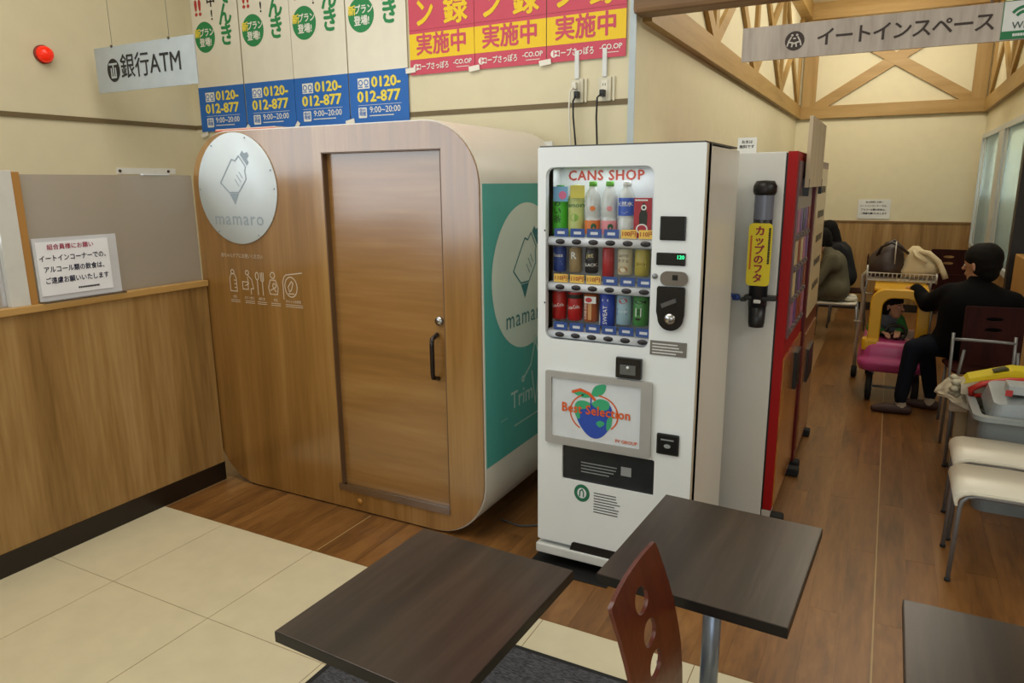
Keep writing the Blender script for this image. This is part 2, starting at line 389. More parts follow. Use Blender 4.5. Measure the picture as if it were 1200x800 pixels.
# low wall on the left with its cap
pw = struct('partition_wall', wbox((-3.40, -3, 0), (-3.33, 2.69, 1.148)), LAMINATE)
MB().box((-3.415, -3, 1.148), (-3.312, 2.69, 1.18), bev=.003).build('cap_rail', wood('cap_wood', '#a07a40', '#b58e52', '#c49d62', 'Y', .4, 8, .08), pw)
CAPZ = 1.18
FRO = glass('frosted_acrylic', '#ffffff', .8, frost=.6)
s = thing('screen_panel', 'frosted acrylic screen standing on the low wood wall beside the round-cornered booth', 'screen', (-3.365, 2.25, CAPZ))
MB().box((-3.37, 1.80, CAPZ), (-3.36, 2.688, 1.745), bev=.001).build('sheet', FRO, s, w=True)
MB().box((-3.375, 2.55, 1.745), (-3.355, 2.40, 1.752)).build('clip', mat('#c9cdd0', .4), s, w=True)
s = thing('screen_panel', 'lower frosted acrylic screen at the left picture edge, left of the white post', 'screen', (-3.365, 1.2, CAPZ))
MB().box((-3.37, .4, CAPZ), (-3.36, 1.70, 1.46), bev=.001).build('sheet', FRO, s, w=True)
s = thing('partition_post', 'white and timber post standing on the low wood wall between two frosted screens', 'post', (-3.365, 1.75, CAPZ))
MB().box((-3.40, 1.685, CAPZ), (-3.33, 1.765, 1.76), bev=.002).build('white_face', mat('#cfd0cc', .3), s, w=True)
MB().box((-3.395, 1.765, CAPZ), (-3.335, 1.80, 1.755), bev=.002).build('wood_face', mat('#ad7f42', .4), s, w=True)
# notice in a clear holder, local frame faces +X
NB = lambda x, y, z: None
s = thing('notice', 'white notice in a clear holder against the frosted screen on the low wall', 'notice', (-3.325, 2.0, CAPZ), R(90))
MB().box((-.195, .004, .008), (.195, .008, .288)).build('holder', mat('#c9ccd2', .15), s)
MB().box((-.185, 0, .03), (.15, .003, .27)).build('paper', mat('#e9ecf4', .6), s)
MB().box((-.195, -.03, 0), (.195, .02, .008)).build('holder_foot', glass('clear_acrylic'), s)
NAVY = mat('#15163a', .7, noise=0)
text('組合員様にお願い', -.03, .245, .027, mat('#a01e46', .7, noise=0), s, bold=.02)
for k, t in enumerate(('イートインコーナーでの、', 'アルコール類の飲食は、', 'ご遠慮お願いいたします')):
    text(t, -.015, .195-k*.05, .031, NAVY, s, bold=.03, sx=.88)
flat('fine_print', textlines(-.02, .048, .11, 1, .01, .008), INK, s)

# wall things on the left wall
s = thing('alarm_lamp', 'round red glowing alarm lamp high on the left wall', 'lamp', (-4.5, 2.66, 2.45), R(90))
MB().lathe([(0, 0), (.052, 0), (.052, -.02), (0, -.02)], axis='Y').build('base', mat('#8f3020', .5), s)
MB().lathe([(.047, -.02), (.046, -.035), (.036, -.055), (.018, -.066), (0, -.07)], axis='Y').build('lens', mat('#e0250c', .2, emit=.35), s)
MB().ball((0, -.05, 0), .018).build('bulb', mat('#ff7a20', .3, emit=2.0), s)
s = thing('switch_plate', 'small grey-green switch box on the wall at the left picture edge', 'switch', (-4.5, 2.32, 1.53), R(90))
MB().box((-.035, -.025, -.06), (.035, 0, .06), bev=.004).build('box', mat('#8f9482', .5), s); MB().box((-.015, -.03, -.02), (.015, -.025, .02)).build('rocker', mat('#6b705f', .5), s)
s = thing('framed_board', 'orange-framed board on the back wall, peeking out left of the booth', 'frame', (-4.2, BY, 1.6))
for a, b in (((-.37, -.02, .23), (.37, 0, .26)), ((-.37, -.02, -.26), (.37, 0, -.23)), ((-.37, -.02, -.26), (-.34, 0, .26)), ((.34, -.02, -.26), (.37, 0, .26))):
    MB().box(a, b).build('frame_bar', mat('#c8752a', .5), s)
MB().box((-.34, -.01, -.23), (.34, 0, .23)).build('board', mat('#d8cfb8', .6), s)
s = thing('pinned_card', 'thin white card edge on the wall, above the frosted screen', 'card', (-4.5, 3.25, 1.79), R(90))
MB().box((-.22, -.006, -.02), (.22, 0, .02)).build('card', mat('#e4e4e0', .6), s)
for x in (-.2, .16): MB().ball((x, -.008, 0), .01).build('pin', mat('#3c2a22', .5), s)

# hanging bank sign
s = thing('hanging_sign', 'grey-white hanging bank sign with black lettering left of the green and blue posters', 'sign', (-3.93, 2.9, 2.38))
MB().box((-.44, -.004, -.132), (.445, .004, .125)).build('panel', mat('#a9b1b4', .5), s)
text('銀行ATM', .06, -.005, .145, INK, s, y=-.006, bold=.008, sx=.92)
flat('emblem', [circ(-.275, -.01, .058, rz=.066)], INK, s, y=-.0055)
flat('emblem_mark', strokes([[(-.31, .025), (-.24, .025)], [(-.275, .025), (-.275, -.05)], [(-.295, .0), (-.295, -.05), (-.255, -.05), (-.255, .0)]], .011), mat('#a9b1b4', .5), s, y=-.0065)
for x in (-.27, .24): MB().tube([(x, 0, .12), (x-.01, 0, 1.52)], .0015, 6).build('wire', STEEL, s); 
for x in (-.27, .24): MB().ball((x, -.005, .125), .008).build('hook', mat('#5a4a38', .5), s)

# ---------------------------------------------------------------- posters
GREEN = mat('#23834a', .6, noise=0); BLUE = mat('#1f63b4', .6, noise=.03); YEL = mat('#e8d24a', .6, noise=0); PAPER = mat('#e2dccb', .7, noise=.03)
RED = mat('#b8342c', .6, noise=0); PWHITE = mat('#e4e2d8', .6, noise=0); GOLD = mat('#e9c319', .6, noise=0); PINK = mat('#c6475c', .6, noise=.03)
def blue_poster(xc, label, z0):
    s = thing('poster', label, 'poster', (xc, BY-.012, z0), group='green and blue electricity posters')
    MB().box((-.223, 0, .298), (.223, .003, 1.5)).build('sheet', PAPER, s)
    MB().box((-.223, -.0005, 0), (.223, .003, .298)).build('blue_band', BLUE, s)
    for k, ch in enumerate('でんき'): text(ch, .105, .87-k*.128, .155, GREEN, s, bold=.045, sx=.85)
    for k, ch in enumerate('中!'): text(ch, -.02, .845-k*.09, .09, INK, s, bold=.03)
    text('!!', -.15, .81, .14, RED, s, bold=.05)
    flat('green_disc', [circ(-.105, .624, .098, rz=.1)], GREEN, s, y=-.001)
    text('新', -.172, .648, .062, YEL, s, y=-.002, bold=.04); text('プラン', -.083, .65, .056, PWHITE, s, y=-.002, bold=.04, sx=.85)
    text('登場!', -.1, .587, .058, PWHITE, s, y=-.002, bold=.04, sx=.9)
    text('0120-', .06, .232, .085, YEL, s, y=-.002, bold=.05, sx=1.12); text('012-877', .0, .15, .088, YEL, s, y=-.002, bold=.05, sx=1.12)
    flat('dial_box', [rect(-.155, .2, -.065, .262)], PWHITE, s, y=-.002)
    flat('dial_mark', strokes([circ(-.133, .235, .015, 10)+[(-.118, .235)], circ(-.09, .235, .015, 10)+[(-.075, .235)], [(-.148, .21), (-.12, .21)], [(-.1, .21), (-.075, .21)]], .006), BLUE, s, y=-.0025)
    flat('rule', [rect(-.16, .102, .17, .104)], PWHITE, s, y=-.002)
    flat('hours_box', [rrect(-.16, .028, -.095, .09, .006)], PWHITE, s, y=-.002)
    text('受付\n時間', -.127, .06, .026, BLUE, s, y=-.0025, bold=.03, line=.85)
    text('9:00~20:00', .045, .072, .052, PWHITE, s, y=-.002, bold=.01)
    flat('fine_print', textlines(-.075, .036, .15, 1, .01, .006, 3), PWHITE, s, y=-.002)
    return s
bl_x = [(-4.196, 'leftmost of the four green and blue electricity posters, next to the hanging bank sign'), (-3.738, 'second from left of the green and blue electricity posters'),
        (-3.288, 'third from left of the green and blue electricity posters'), (-2.833, 'rightmost green and blue electricity poster, touching the pink posters')]
for k, (x, l) in enumerate(bl_x): blue_poster(x, l, 2.066)
TAPE = mat('#e2ddd0', .5, noise=0)
for x, z, a, l in ((-4.39, 2.045, .25, 'white tape piece at the bottom left corner of the leftmost blue poster'), (-3.965, 2.065, .9, 'white tape piece between the first and second blue posters'),
                   (-3.51, 2.065, .9, 'crumpled white tape between the second and third blue posters'), (-3.06, 2.075, .2, 'white tape between the third and fourth blue posters'),
                   (-2.585, 2.345, .05, 'white tape where the rightmost blue poster meets the pink ones'), (-2.15, 2.325, .1, 'white tape between the first and second pink posters'), (-1.71, 2.32, .1, 'white tape between the second and third pink posters')):
    o = MB().bar((x-.035*math.cos(a), BY-.018, z-.035*math.sin(a)), (x+.035*math.cos(a), BY-.018, z+.035*math.sin(a)), .028, .003, (0, 1, 0)).build('tape', TAPE); tag(o, l, 'tape')
def pink_poster(xc, label):
    s = thing('poster', label, 'poster', (xc, BY-.012, 2.318), group='pink and yellow campaign posters')
    MB().box((-.22, 0, 0), (.22, .003, 1.2)).build('sheet', PINK, s)
    flat('yellow_band', [rect(-.22, .085, .22, .225)], GOLD, s, y=-.001)
    text('実施中', 0, .155, .125, PINK, s, y=-.002, bold=.035, sx=.93)
    text('ン', -.11, .325, .17, GOLD, s, y=-.002, bold=.05, sx=.8); text('録', .1, .325, .17, GOLD, s, y=-.002, bold=.04, sx=.95)
    flat('fold', [rect(-.22, .243, .22, .246)], mat('#a8384a', .6, noise=0), s, y=-.001)
    flat('logo', [circ(-.178, .042, .019, 16)], PWHITE, s, y=-.002)
    flat('logo_cut', strokes([[(-.178, .056), (-.178, .03)], [(-.178, .043), (-.158, .043)]], .006), PINK, s, y=-.0025)
    text('コープさっぽろ', -.06, .04, .042, PWHITE, s, y=-.002, bold=.03, sx=.76)
    text('-CO.OP', .14, .05, .036, PWHITE, s, y=-.002, bold=.03)
    flat('fine_print', textlines(.1, .022, .19, 1, .01, .004, 5), PWHITE, s, y=-.002)
for x, l in ((-2.37, 'leftmost pink and yellow campaign poster, beside the blue posters'), (-1.927, 'middle pink and yellow campaign poster'), (-1.482, 'rightmost pink and yellow campaign poster, above the wall sockets')): pink_poster(x, l)

# wall sockets, raceways, plugs, cords
def outlet(x, label):
    s = thing('wall_socket', label, 'socket', (x, BY, 2.165))
    MB().box((-.036, -.012, -.06), (.036, 0, .06), bev=.004).build('plate', mat('#cfc9b4', .5), s)
    MB().box((-.018, -.015, -.045), (.018, -.012, .045), bev=.002).build('insert', mat('#ded9c8', .4), s)
    for z in (.022, -.018):
        for dx in (-.006, .006): MB().box((dx-.0015, -.0162, z-.006), (dx+.0015, -.015, z+.006)).build('slot', INK, s)
    MB().box((-.012, -.018, .06), (.012, 0, .2), bev=.002).build('raceway', mat('#d6d8d6', .4), s)
    MB().box((.045, -.012, -.06), (.056, 0, .06), bev=.002).build('side_cover', mat('#d5cfb9', .5), s)
    return s
outlet(-1.527, 'left wall socket under the right pink poster with white and black plugs')
outlet(-1.373, 'right wall socket under the right pink poster with one black plug')
def cord(label, pts, m, plug, name='power_cord'):
    s = thing(name, label, 'cord', (pts[0][0], pts[0][1], pts[0][2]))
    MB().tube(pts, .005, 8).build('cable', m, s, w=True)
    x, y, z = pts[0]; MB().box((x-.012, BY-.05, z-.015), (x+.012, BY-.014, z+.02), bev=.004).build('plug', m, s, w=True)
cord('white power cord plugged into the left wall socket', [(-1.53, BY-.045, 2.185), (-1.545, BY-.06, 2.16), (-1.555, BY-.05, 2.08), (-1.55, BY-.04, 1.9), (-1.56, BY-.04, 1.6)], mat('#dcd9cc', .5, noise=0), 1)
cord('black power cord plugged into the left wall socket', [(-1.518, BY-.045, 2.14), (-1.53, BY-.055, 2.11), (-1.53, BY-.05, 2.03), (-1.515, BY-.04, 1.85), (-1.51, BY-.04, 1.5)], BLACK, 1)
cord('black power cord hanging from the right wall socket', [(-1.375, BY-.045, 2.14), (-1.395, BY-.055, 2.12), (-1.4, BY-.05, 2.02), (-1.395, BY-.04, 1.85), (-1.39, BY-.04, 1.5)], BLACK, 1)

# ================================================================ NURSING BOOTH
bx0, bx1, bh, br, by0, by1 = -3.372, -1.568, 1.968, .29, 2.70, 3.6
booth = thing('nursing_booth', 'large wood-fronted nursing booth with rounded corners, sliding door and teal side', 'booth', ((bx0+bx1)/2, (by0+by1)/2, 0))
plate('shell', [rrect(bx0, .004, bx1, bh, br, 14), rrect(bx0+.04, .044, bx1-.04, bh-.04, br-.04, 14)], by0+.012, by1, mat('#dcd8ce', .35, noise=.02), booth, w=True)
MB().box((bx0+.06, by1-.02, .06), (bx1-.06, by1-.005, bh-.06)).build('back_panel', WHITE, booth, w=True)
dx0, dx1, dz0, dz1 = -2.447, -1.765, .14, 1.842
plate('front_panel', [rrect(bx0+.006, .01, bx1-.006, bh-.006, br-.004, 14), rect(dx0, dz0-.03, dx1, dz1)], by0, by0+.03, BOOTHWOOD, booth, w=True)
for nm, a, b in (('door_jamb', (dx0-.001, by0+.001, dz0), (dx0+.006, by0+.07, dz1)), ('door_jamb', (dx1-.006, by0+.001, dz0), (dx1+.001, by0+.07, dz1)), ('door_head', (dx0, by0+.001, dz1-.006), (dx1, by0+.07, dz1))):
    MB().box(a, b).build(nm, mat('#5f452c', .5), booth, w=True)
dr = MB().box((dx0-.03, by0+.033, dz0-.02), (dx1+.03, by0+.06, dz1+.02)).build('sliding_door', DOORWOOD, booth, w=True)
MB().tube([(-1.83, by0+.03, 1.0), (-1.83, by0-.015, .985), (-1.83, by0-.018, .96), (-1.83, by0-.018, .82), (-1.83, by0-.015, .80), (-1.83, by0+.03, .785)], .011, 10).build('door_handle', mat('#3a3230', .25, .8, noise=0), dr, w=True)
MB().lathe([(0, -.012), (.02, -.012), (.022, 0), (0, 0)], ce=(-1.815, by0+.032, 1.065), axis='Y').build('lock', CHROME, dr, w=True)
MB().box((dx0-.012, by0-.008, dz0-.03), (dx1+.0, by0+.03, dz0-.006)).box((dx0-.012, by0-.008, dz0-.006), (dx1+.0, by0-.004, dz0+.004)).build('door_sill', CHROME, booth, w=True)
MB().lathe([(0, -.006), (.016, -.006), (.018, 0), (0, 0)], ce=(-2.33, by0, .06), axis='Y').build('knob', mat('#a87430', .4), booth, w=True)
MB().box((bx0+.3, by0+.05, 0), (bx1-.3, by1-.05, .012)).build('foot_plinth', BLACK, booth, w=True)
# round white sign
cx, cz, cr = -3.032, 1.672, .285
MB().lathe([(0, -.008), (cr-.002, -.008), (cr, -.006), (cr, -.001), (0, -.001)], ce=(cx, by0, cz), axis='Y', seg=64).build('round_sign', mat('#cdd6dc', .25, noise=.01), booth, w=True)
GREY = mat('#93a0ac', .5, noise=0)
def bottle_logo(cx, cz, s, m, m2, base, wd=.006, parent=booth, full=True):
    """slanted baby bottle outline, unit size s"""
    P = lambda x, y: (cx+x*s, cz+y*s)
    out = [P(-.36, -.06), P(-.02, .36), P(.07, .33), P(.17, .42), P(.33, .22), P(.30, .15), P(.32, .0), P(.10, -.24), P(-.14, -.24), P(-.36, -.06)]
    flat('bottle_outline', strokes([out], wd*s/.28), m, parent, base=base, w=True)
    flat('bottle_teat', [[P(.21, .44), P(.37, .24), P(.42, .30), P(.38, .36), P(.44, .42), P(.40, .48), P(.32, .46), P(.27, .51)]], m2, parent, base=base, w=True)
    flat('bottle_base', [[P(-.14, -.26), P(.10, -.26), P(-.02, -.46)]], m2, parent, base=base, w=True)
    flat('bottle_scale', strokes([[P(.12, -.12), P(.03, .0)], [P(.18, -.05), P(.08, .08)], [P(.23, .02), P(.15, .13)]], wd*.7*s/.28), m, parent, base=base, w=True)
B1 = Matrix.Translation((0, by0-.0095, 0)) @ XZ
bottle_logo(cx-.01, cz+.05, .28, GREY, GREY, B1, .006)
text('mamaro', cx, cz-.155, .1, GREY, booth, base=B1, w=True, gap=1.12)
for a in (20, 70, 125, 180, 235, 300, 0): MB().lathe([(0, -.003), (.004, -.003), (.004, 0), (0, 0)], ce=(cx+.272*math.cos(R(a)), by0-.008, cz+.272*math.sin(R(a))), axis='Y', seg=8).build('screw', mat('#8b98a4', .4, .5, noise=0), booth, w=True)
B2 = Matrix.Translation((0, by0-.001, 0)) @ XZ
IC = mat('#c9bba8', .6, noise=0)
text('赤ちゃんケアにお使いください', -3.045, 1.322, .026, IC, booth, base=B2, w=True, sx=.85)
def icon(polys, wd=.005): flat('pictogram', strokes(polys, wd), IC, booth, base=B2, w=True)
x = -3.125; icon([[(x-.025, 1.13), (x-.025, 1.2), (x-.012, 1.225), (x+.012, 1.225), (x+.025, 1.2), (x+.025, 1.13), (x-.025, 1.13)], circ(x, 1.235, .012, 10)+[(x+.012, 1.235)], [(x+.02, 1.19), (x+.008, 1.19)], [(x+.02, 1.17), (x+.008, 1.17)], [(x+.02, 1.15), (x+.008, 1.15)]])
x = -3.015; icon([circ(x, 1.235, .012, 10)+[(x+.012, 1.235)], [(x+.005, 1.22), (x+.03, 1.2), (x+.04, 1.15), (x+.02, 1.15), (x+.02, 1.12)], [(x-.04, 1.185), (x, 1.185), (x, 1.145), (x-.04, 1.145), (x-.04, 1.185)], [(x, 1.21), (x+.005, 1.175), (x-.02, 1.165)]])
x = -2.925; icon([circ(x-.018, 1.22, .012, 12, rz=.02)+[(x-.006, 1.22)], [(x-.018, 1.2), (x-.018, 1.12)], [(x+.008, 1.24), (x+.008, 1.2), (x+.018, 1.19), (x+.018, 1.12)], [(x+.018, 1.24), (x+.018, 1.2)], [(x+.028, 1.24), (x+.028, 1.2), (x+.018, 1.19)]])
x = -2.83; icon([circ(x, 1.23, .016, 12)+[(x+.016, 1.23)], [(x-.018, 1.205), (x+.018, 1.205), (x+.034, 1.165), (x+.026, 1.13), (x-.026, 1.13), (x-.034, 1.165), (x-.018, 1.205)], circ(x+.008, 1.175, .012, 10)+[(x+.02, 1.175)], [(x-.02, 1.15), (x+.0, 1.16), (x+.02, 1.145)]])
x = -2.705; icon([circ(x, 1.175, .042, 24, rz=.052)+[(x+.042, 1.175)], [(x-.055, 1.11), (x-.055, 1.2), (x-.045, 1.225), (x-.03, 1.237), (x+.08, 1.252)], [(x-.012, 1.15), (x-.02, 1.175), (x+.005, 1.205), (x+.015, 1.195), (x+.002, 1.16), (x-.012, 1.15)], [(x-.02, 1.14), (x+.02, 1.14)]])
for x, t in ((-3.12, '授乳'), (-3.01, 'おむつ替え'), (-2.92, '離乳食'), (-2.82, '搾乳'), (-2.695, '赤ちゃん休憩室')): text(t, x, 1.098, .017, IC, booth, base=B2, w=True, sx=.9)
for a, b_ in ((-3.12, .035), (-3.01, .035), (-2.92, .035), (-2.82, .035), (-2.692, .06)):
    for z in (1.08, 1.07): flat('caption_rule', [rect(a-b_, z, a+b_, z+.003)], IC, booth, base=B2, w=True)
# teal side graphic, facing +X
TEAL = mat('#48a39b', .35, noise=.02)
MB().box((bx1-.001, by0+.02, .377), (bx1+.0015, by1-.002, 1.69)).build('side_graphic', TEAL, booth, w=True)
S1 = Matrix.Translation((bx1+.0025, 0, 0)) @ Matrix.Rotation(R(90), 4, 'Z') @ XZ
S2 = Matrix.Translation((bx1+.0035, 0, 0)) @ Matrix.Rotation(R(90), 4, 'Z') @ XZ
flat('side_disc', [circ(3.145, 1.243, .357, 56)], mat('#cdd6ca', .45, noise=.01), booth, base=S1, w=True)
DT = mat('#2a6f74', .45, noise=0)
bottle_logo(3.13, 1.30, .36, DT, DT, S2, .006)
text('mamaro', 3.145, 1.045, .125, DT, booth, base=S2, w=True, gap=1.12)
SW = mat('#b8d0c8', .5, noise=0)
text('Trim', 3.09, .635, .125, SW, booth, base=S1, w=True, bold=.01, align='CENTER')
flat('logo_mark', strokes([[(3.11, .73), (3.19, .78), (3.24, .9), (3.3, .79), (3.24, .56), (3.2, .74)], circ(3.1, .725, .012, 10)+[(3.112, .725)], circ(3.24, .9, .02, 12)+[(3.26, .9)]], .012), SW, booth, base=S1, w=True)
flat('side_rule', [rect(2.86, .565, 2.93, .568)] + textlines(3.0, .5, 3.5, 1, .01, .008, 4), SW, booth, base=S1, w=True)
s = thing('flyer', 'thin orange-red edged flyer lying on top of the booth', 'flyer', (-2.96, 2.8, bh)); MB().box((-.24, -.06, 0), (.19, .2, .012)).build('paper', mat('#d0b8a4', .6), s); MB().box((-.24, -.064, .0), (.19, -.06, .006)).build('red_edge', mat('#c0482c', .6), s)
o = MB().tube([(-1.62, 2.95, .006), (-1.5, 2.93, .006), (-1.42, 2.98, .006), (-1.35, 3.12, .006), (-1.3, 3.3, .006)], .005, 8).build('floor_cable', mat('#4a4a4c', .6)); tag(o, 'thin grey cable curling on the floor in the gap between booth and white machine', 'cable')

# ================================================================ WHITE DRINK MACHINE
vx0, vx1, vy = -1.282, -.604, 2.68
vm = thing('vending_machine', 'white can and bottle vending machine with display window beside the teal booth side', 'vending machine', ((vx0+vx1)/2, 3.0, 0))
VW = mat('#dfe3e4', .3, noise=.01); wx0, wx1 = -1.247, -.797
MB().box((vx0+.01, vy+.17, .06), (vx1-.008, 3.34, 1.822)).box((vx0+.01, vy+.0745, .06), (vx1-.008, vy+.17, 1.035)).box((vx0+.01, vy+.0745, 1.035), (wx0-.01, vy+.17, 1.822)).box((wx1+.01, vy+.0745, 1.035), (vx1-.008, vy+.17, 1.822)).box((wx0-.01, vy+.0745, 1.76), (wx1+.01, vy+.17, 1.822)).build('cabinet', mat('#e4e2da', .32, noise=.01), vm, w=True)
MB().box((vx1-.012, vy+.005, .075), (vx1, vy+.07, 1.828)).build('door_edge', mat('#c8c0ac', .4), vm, w=True)
wx0, wx1, vz0, vz1 = -1.247, -.797, 1.045, 1.752
plate('door', [rrect(vx0, .115, vx1-.002, 1.83, .006, 3), rrect(wx0, vz0, wx1, vz1, .035, 6), rrect(-1.165, .425, -.755, .582, .008, 3)], vy, vy+.03, VW, vm, w=True)
MB().box((vx0, vy+.03, .08), (vx1, vy+.074, 1.045)).box((vx0, vy+.03, 1.045), (wx0, vy+.074, 1.828)).box((wx1, vy+.03, 1.045), (vx1, vy+.074, 1.828)).box((wx0, vy+.03, 1.752), (wx1, vy+.074, 1.828)).build('door_body', mat('#c9ccca', .4), vm, w=True)
MB().box((vx0+.004, vy+.01, 1.829), (vx1-.01, 3.3, 1.836)).build('top_cap', mat('#4a4a48', .5), vm, w=True)
MB().box((vx0-.005, vy-.012, .052), (vx1, vy+.03, .094), bev=.006).build('kick_plate', mat('#c9cbc8', .35), vm, w=True)
MB().prism([(-1.125, .093), (-.66, .093), (-.66, .135), (-1.105, .135), (-1.115, .128)], vy-.002, vy+.001).build('vent_slot', BLACK, vm, w=True)
MB().box((vx0+.03, vy+.1, .03), (vx1-.03, 3.3, .06)).build('base', BLACK, vm, w=True)
for x in (-1.19, -.7):
    for y in (vy+.1, 3.25): MB().lathe([(0, 0), (.03, 0), (.03, .008), (.009, .012), (.009, .07), (0, .07)], ce=(x, y, 0), seg=12).build('leveling_foot', mat('#8a8272', .35, .8, noise=0), vm, w=True)
# display recess
REC = mat('#d2d6d6', .5, noise=.01)
rc = MB().box((wx0-.005, vy+.16, vz0), (wx1+.005, vy+.165, vz1)).build('display_back', REC, vm, w=True)
MB().box((wx0-.006, vy+.03, vz0), (wx0, vy+.16, vz1)).box((wx1, vy+.03, vz0), (wx1+.006, vy+.16, vz1)).box((wx0, vy+.03, vz1), (wx1, vy+.16, vz1+.006)).box((wx0, vy+.03, vz0-.006), (wx1, vy+.16, vz0)).build('display_case', REC, vm, w=True)
text('CANS SHOP', -1.05, 1.718, .056, mat('#b03c28', .6, noise=0), vm, base=Matrix.Translation((0, vy+.157, 0)) @ XZ, w=True, bold=.035, gap=1.12, sx=1)
MB().box((wx0-.004, vy+.006, vz0-.004), (wx1+.004, vy+.009, vz1+.004)).build('window_pane', glass('display_glass', '#ffffff', .35), vm, w=True)
area('display_lamp', ((wx0+wx1)/2, vy+.09, vz1-.006), (0, 0, 0),   .4, .03, .32, (.95, .98, 1))
cols = [-1.187 + .0722*i for i in range(6)]
shelfz = [1.456, 1.268, 1.066]
PB = mat('#2c4f96', .5, noise=0); PT = mat('#d8dce0', .5, noise=0); PO = mat('#efc75c', .5, noise=0); PR = mat('#a01808', .5, noise=0)
for r, z in enumerate(shelfz):
    MB().tube([(wx0+.002, vy+.03, z), (wx1-.002, vy+.03, z-.002)], .018, 14).build('button_rail', mat('#d5d9df', .3), vm, w=True)
    MB().box((wx0, vy+.035, z+.014), (wx1, vy+.15, z+.018)).build('shelf', REC, vm, w=True)
    for c, x in enumerate(cols):
        MB().ball((x, vy+.013, z), .0215, (1, .35, .52), 16).build('button', mat('#232026', .25, noise=0), vm, w=True)
        yel = (r == 0 and c >= 4) or (r == 1 and c < 3)
        t = MB().box((x-.031, vy+.022, z+.019), (x+.031, vy+.025, z+.053)).build('price_tag', PO if yel else PB, vm, w=True, label='yellow price tag' if yel else None)
        Bt = Matrix.Translation((0, vy+.0212, 0)) @ XZ
        if yel: text('100円' if (r, c) == (0, 4) else '110円', x, z+.036, .024, PR, t, base=Bt, w=True, bold=.02)
        else: flat('tag_print', [rect(x-.016, z+.03, x+.016, z+.041)], PT, t, base=Bt, w=True)
# drinks in the display (each its own thing)
def drink(name, r, c, label, cat, parts, prt=(), dy=.075):
    x = cols[c]-.033; z = shelfz[r]+.018
    s = thing(name, label, cat, (x, vy+dy+.012, z+.002)); s.scale = (1.06, 1.06, 1.0)
    for nm, prof, m in parts: MB().lathe(prof, seg=24).build(nm, m, s)
    for fn in prt: fn(s)
    return s
def cyl(r, z0, z1, b=.003): return [(0, z0), (r-b, z0), (r, z0+b), (r, z1-b), (r-b, z1), (0, z1)]
def wrap_text(t, z, size, m, r, rot=0, bold=.02, sx=1, x=0):
    def f(s):
        o = text(t, x, z, size, m, s, y=0, bold=bold, sx=sx, rot=rot)
        for v in o.data.vertices:
            a = max(-1, min(1, v.co.x/r)); v.co.y = -math.sqrt(max(0, 1-a*a))*r - .0006
    return f
def wrap_poly(polys, m, r, nm='print'):
    def f(s):
        b = MB()
        for p in polys:
            xs = [q[0] for q in p]; vs = []
            for q in p: a = max(-.98, min(.98, q[0]/r)); vs.append((q[0], -math.sqrt(1-a*a)*r-.0005, q[1]))
            b.poly(vs)
        b.build(nm, m, s, recalc=False)
    return f
G = lambda h, n=0: mat(h, .35, noise=n)
PET = mat('#cdd2cf', .12, spec=.8, noise=.12); LIQ = mat('#c6ccc8', .2, noise=0)
def bottle_prof(r=.030, h=.215): return [(0, 0), (r-.004, 0), (r, .006), (r, h*.33), (r-.003, h*.36), (r, h*.39), (r, h*.72), (r-.005, h*.80), (.015, h*.9), (.013, h*.93), (0, h*.93)]
def capp(z): return [(0, z), (.0155, z), (.0155, z+.018), (.0135, z+.02), (0, z+.02)]
K = mat('#162016', .6, noise=0); W_ = mat('#eceee8', .5, noise=0)
drink('tea_bottle', 0, 0, 'bright green tea bottle with black brush lettering, leftmost on the top shelf', 'bottle',
      [('bottle', bottle_prof(.031, .2), G('#2f9a2c')), ('label_sleeve', [(.0314, .03), (.0314, .15)], G('#43b52c')), ('cap', capp(.186), G('#2e8a3a'))],
      (wrap_text('お\nい\n茶', .1, .034, K, .0316, line if False else 0),))
s = thing('price_card', 'blue collar card with a pink dot on the leftmost green tea bottle', 'card', (cols[0]-.015, vy+.05, shelfz[0]+.19)); MB().box((-.034, 0, -.03), (.03, .002, .03)).build('card', G('#6fa6cf'), s); flat('dot', [circ(.008, -.005, .017, 16)], G('#d0648c'), s)
drink('lemon_bottle', 0, 1, 'pale yellow-green lemon drink bottle, second on the top shelf', 'bottle',
      [('bottle', bottle_prof(.031, .2), G('#9cb85a', .1)), ('label_sleeve', [(.0314, .02), (.0314, .16)], G('#c4cf7e', .25)), ('cap', capp(.186), G('#c8c44a'))],
      (wrap_text('Lemon', .125, .026, G('#3a7a4a'), .0316), wrap_poly([circ(.004, .075, .016, 14)], G('#7fae3c'), .0316), wrap_poly([rect(-.02, .03, .02, .05)], G('#e0c93e'), .0316)))
s = thing('price_card', 'yellow collar card on the pale lemon drink bottle', 'card', (cols[1]-.015, vy+.05, shelfz[0]+.2)); MB().box((-.03, 0, -.026), (.032, .002, .024)).build('card', G('#c9bd4a', .1), s)
for c, (f1, lab) in ((2, ('#e07a34', 'clear bottle with green cap and orange fruit label on the top shelf')), (3, ('#e08a90', 'clear bottle with green cap and pink peach label on the top shelf'))):
    drink('water_bottle', 0, c, lab, 'bottle', [('bottle', bottle_prof(.03, .215), PET), ('liquid', cyl(.026, .004, .15), G('#cdd2cc')), ('cap', capp(.2), G('#66b23a')), ('label_sleeve', [(.0304, .01), (.0304, .065)], G(f1, .1))],
          (wrap_poly([circ(.014, .04, .010, 12, rz=.013)], G('#1e5a3c'), .031), wrap_poly([rect(-.026, .012, .026, .02)], G('#d8452c'), .0308), wrap_poly([rect(-.022, .1, .022, .125)], G('#dfe2da'), .0306), wrap_poly([circ(.01, .113, .01, 12)], G(f1), .0310)))
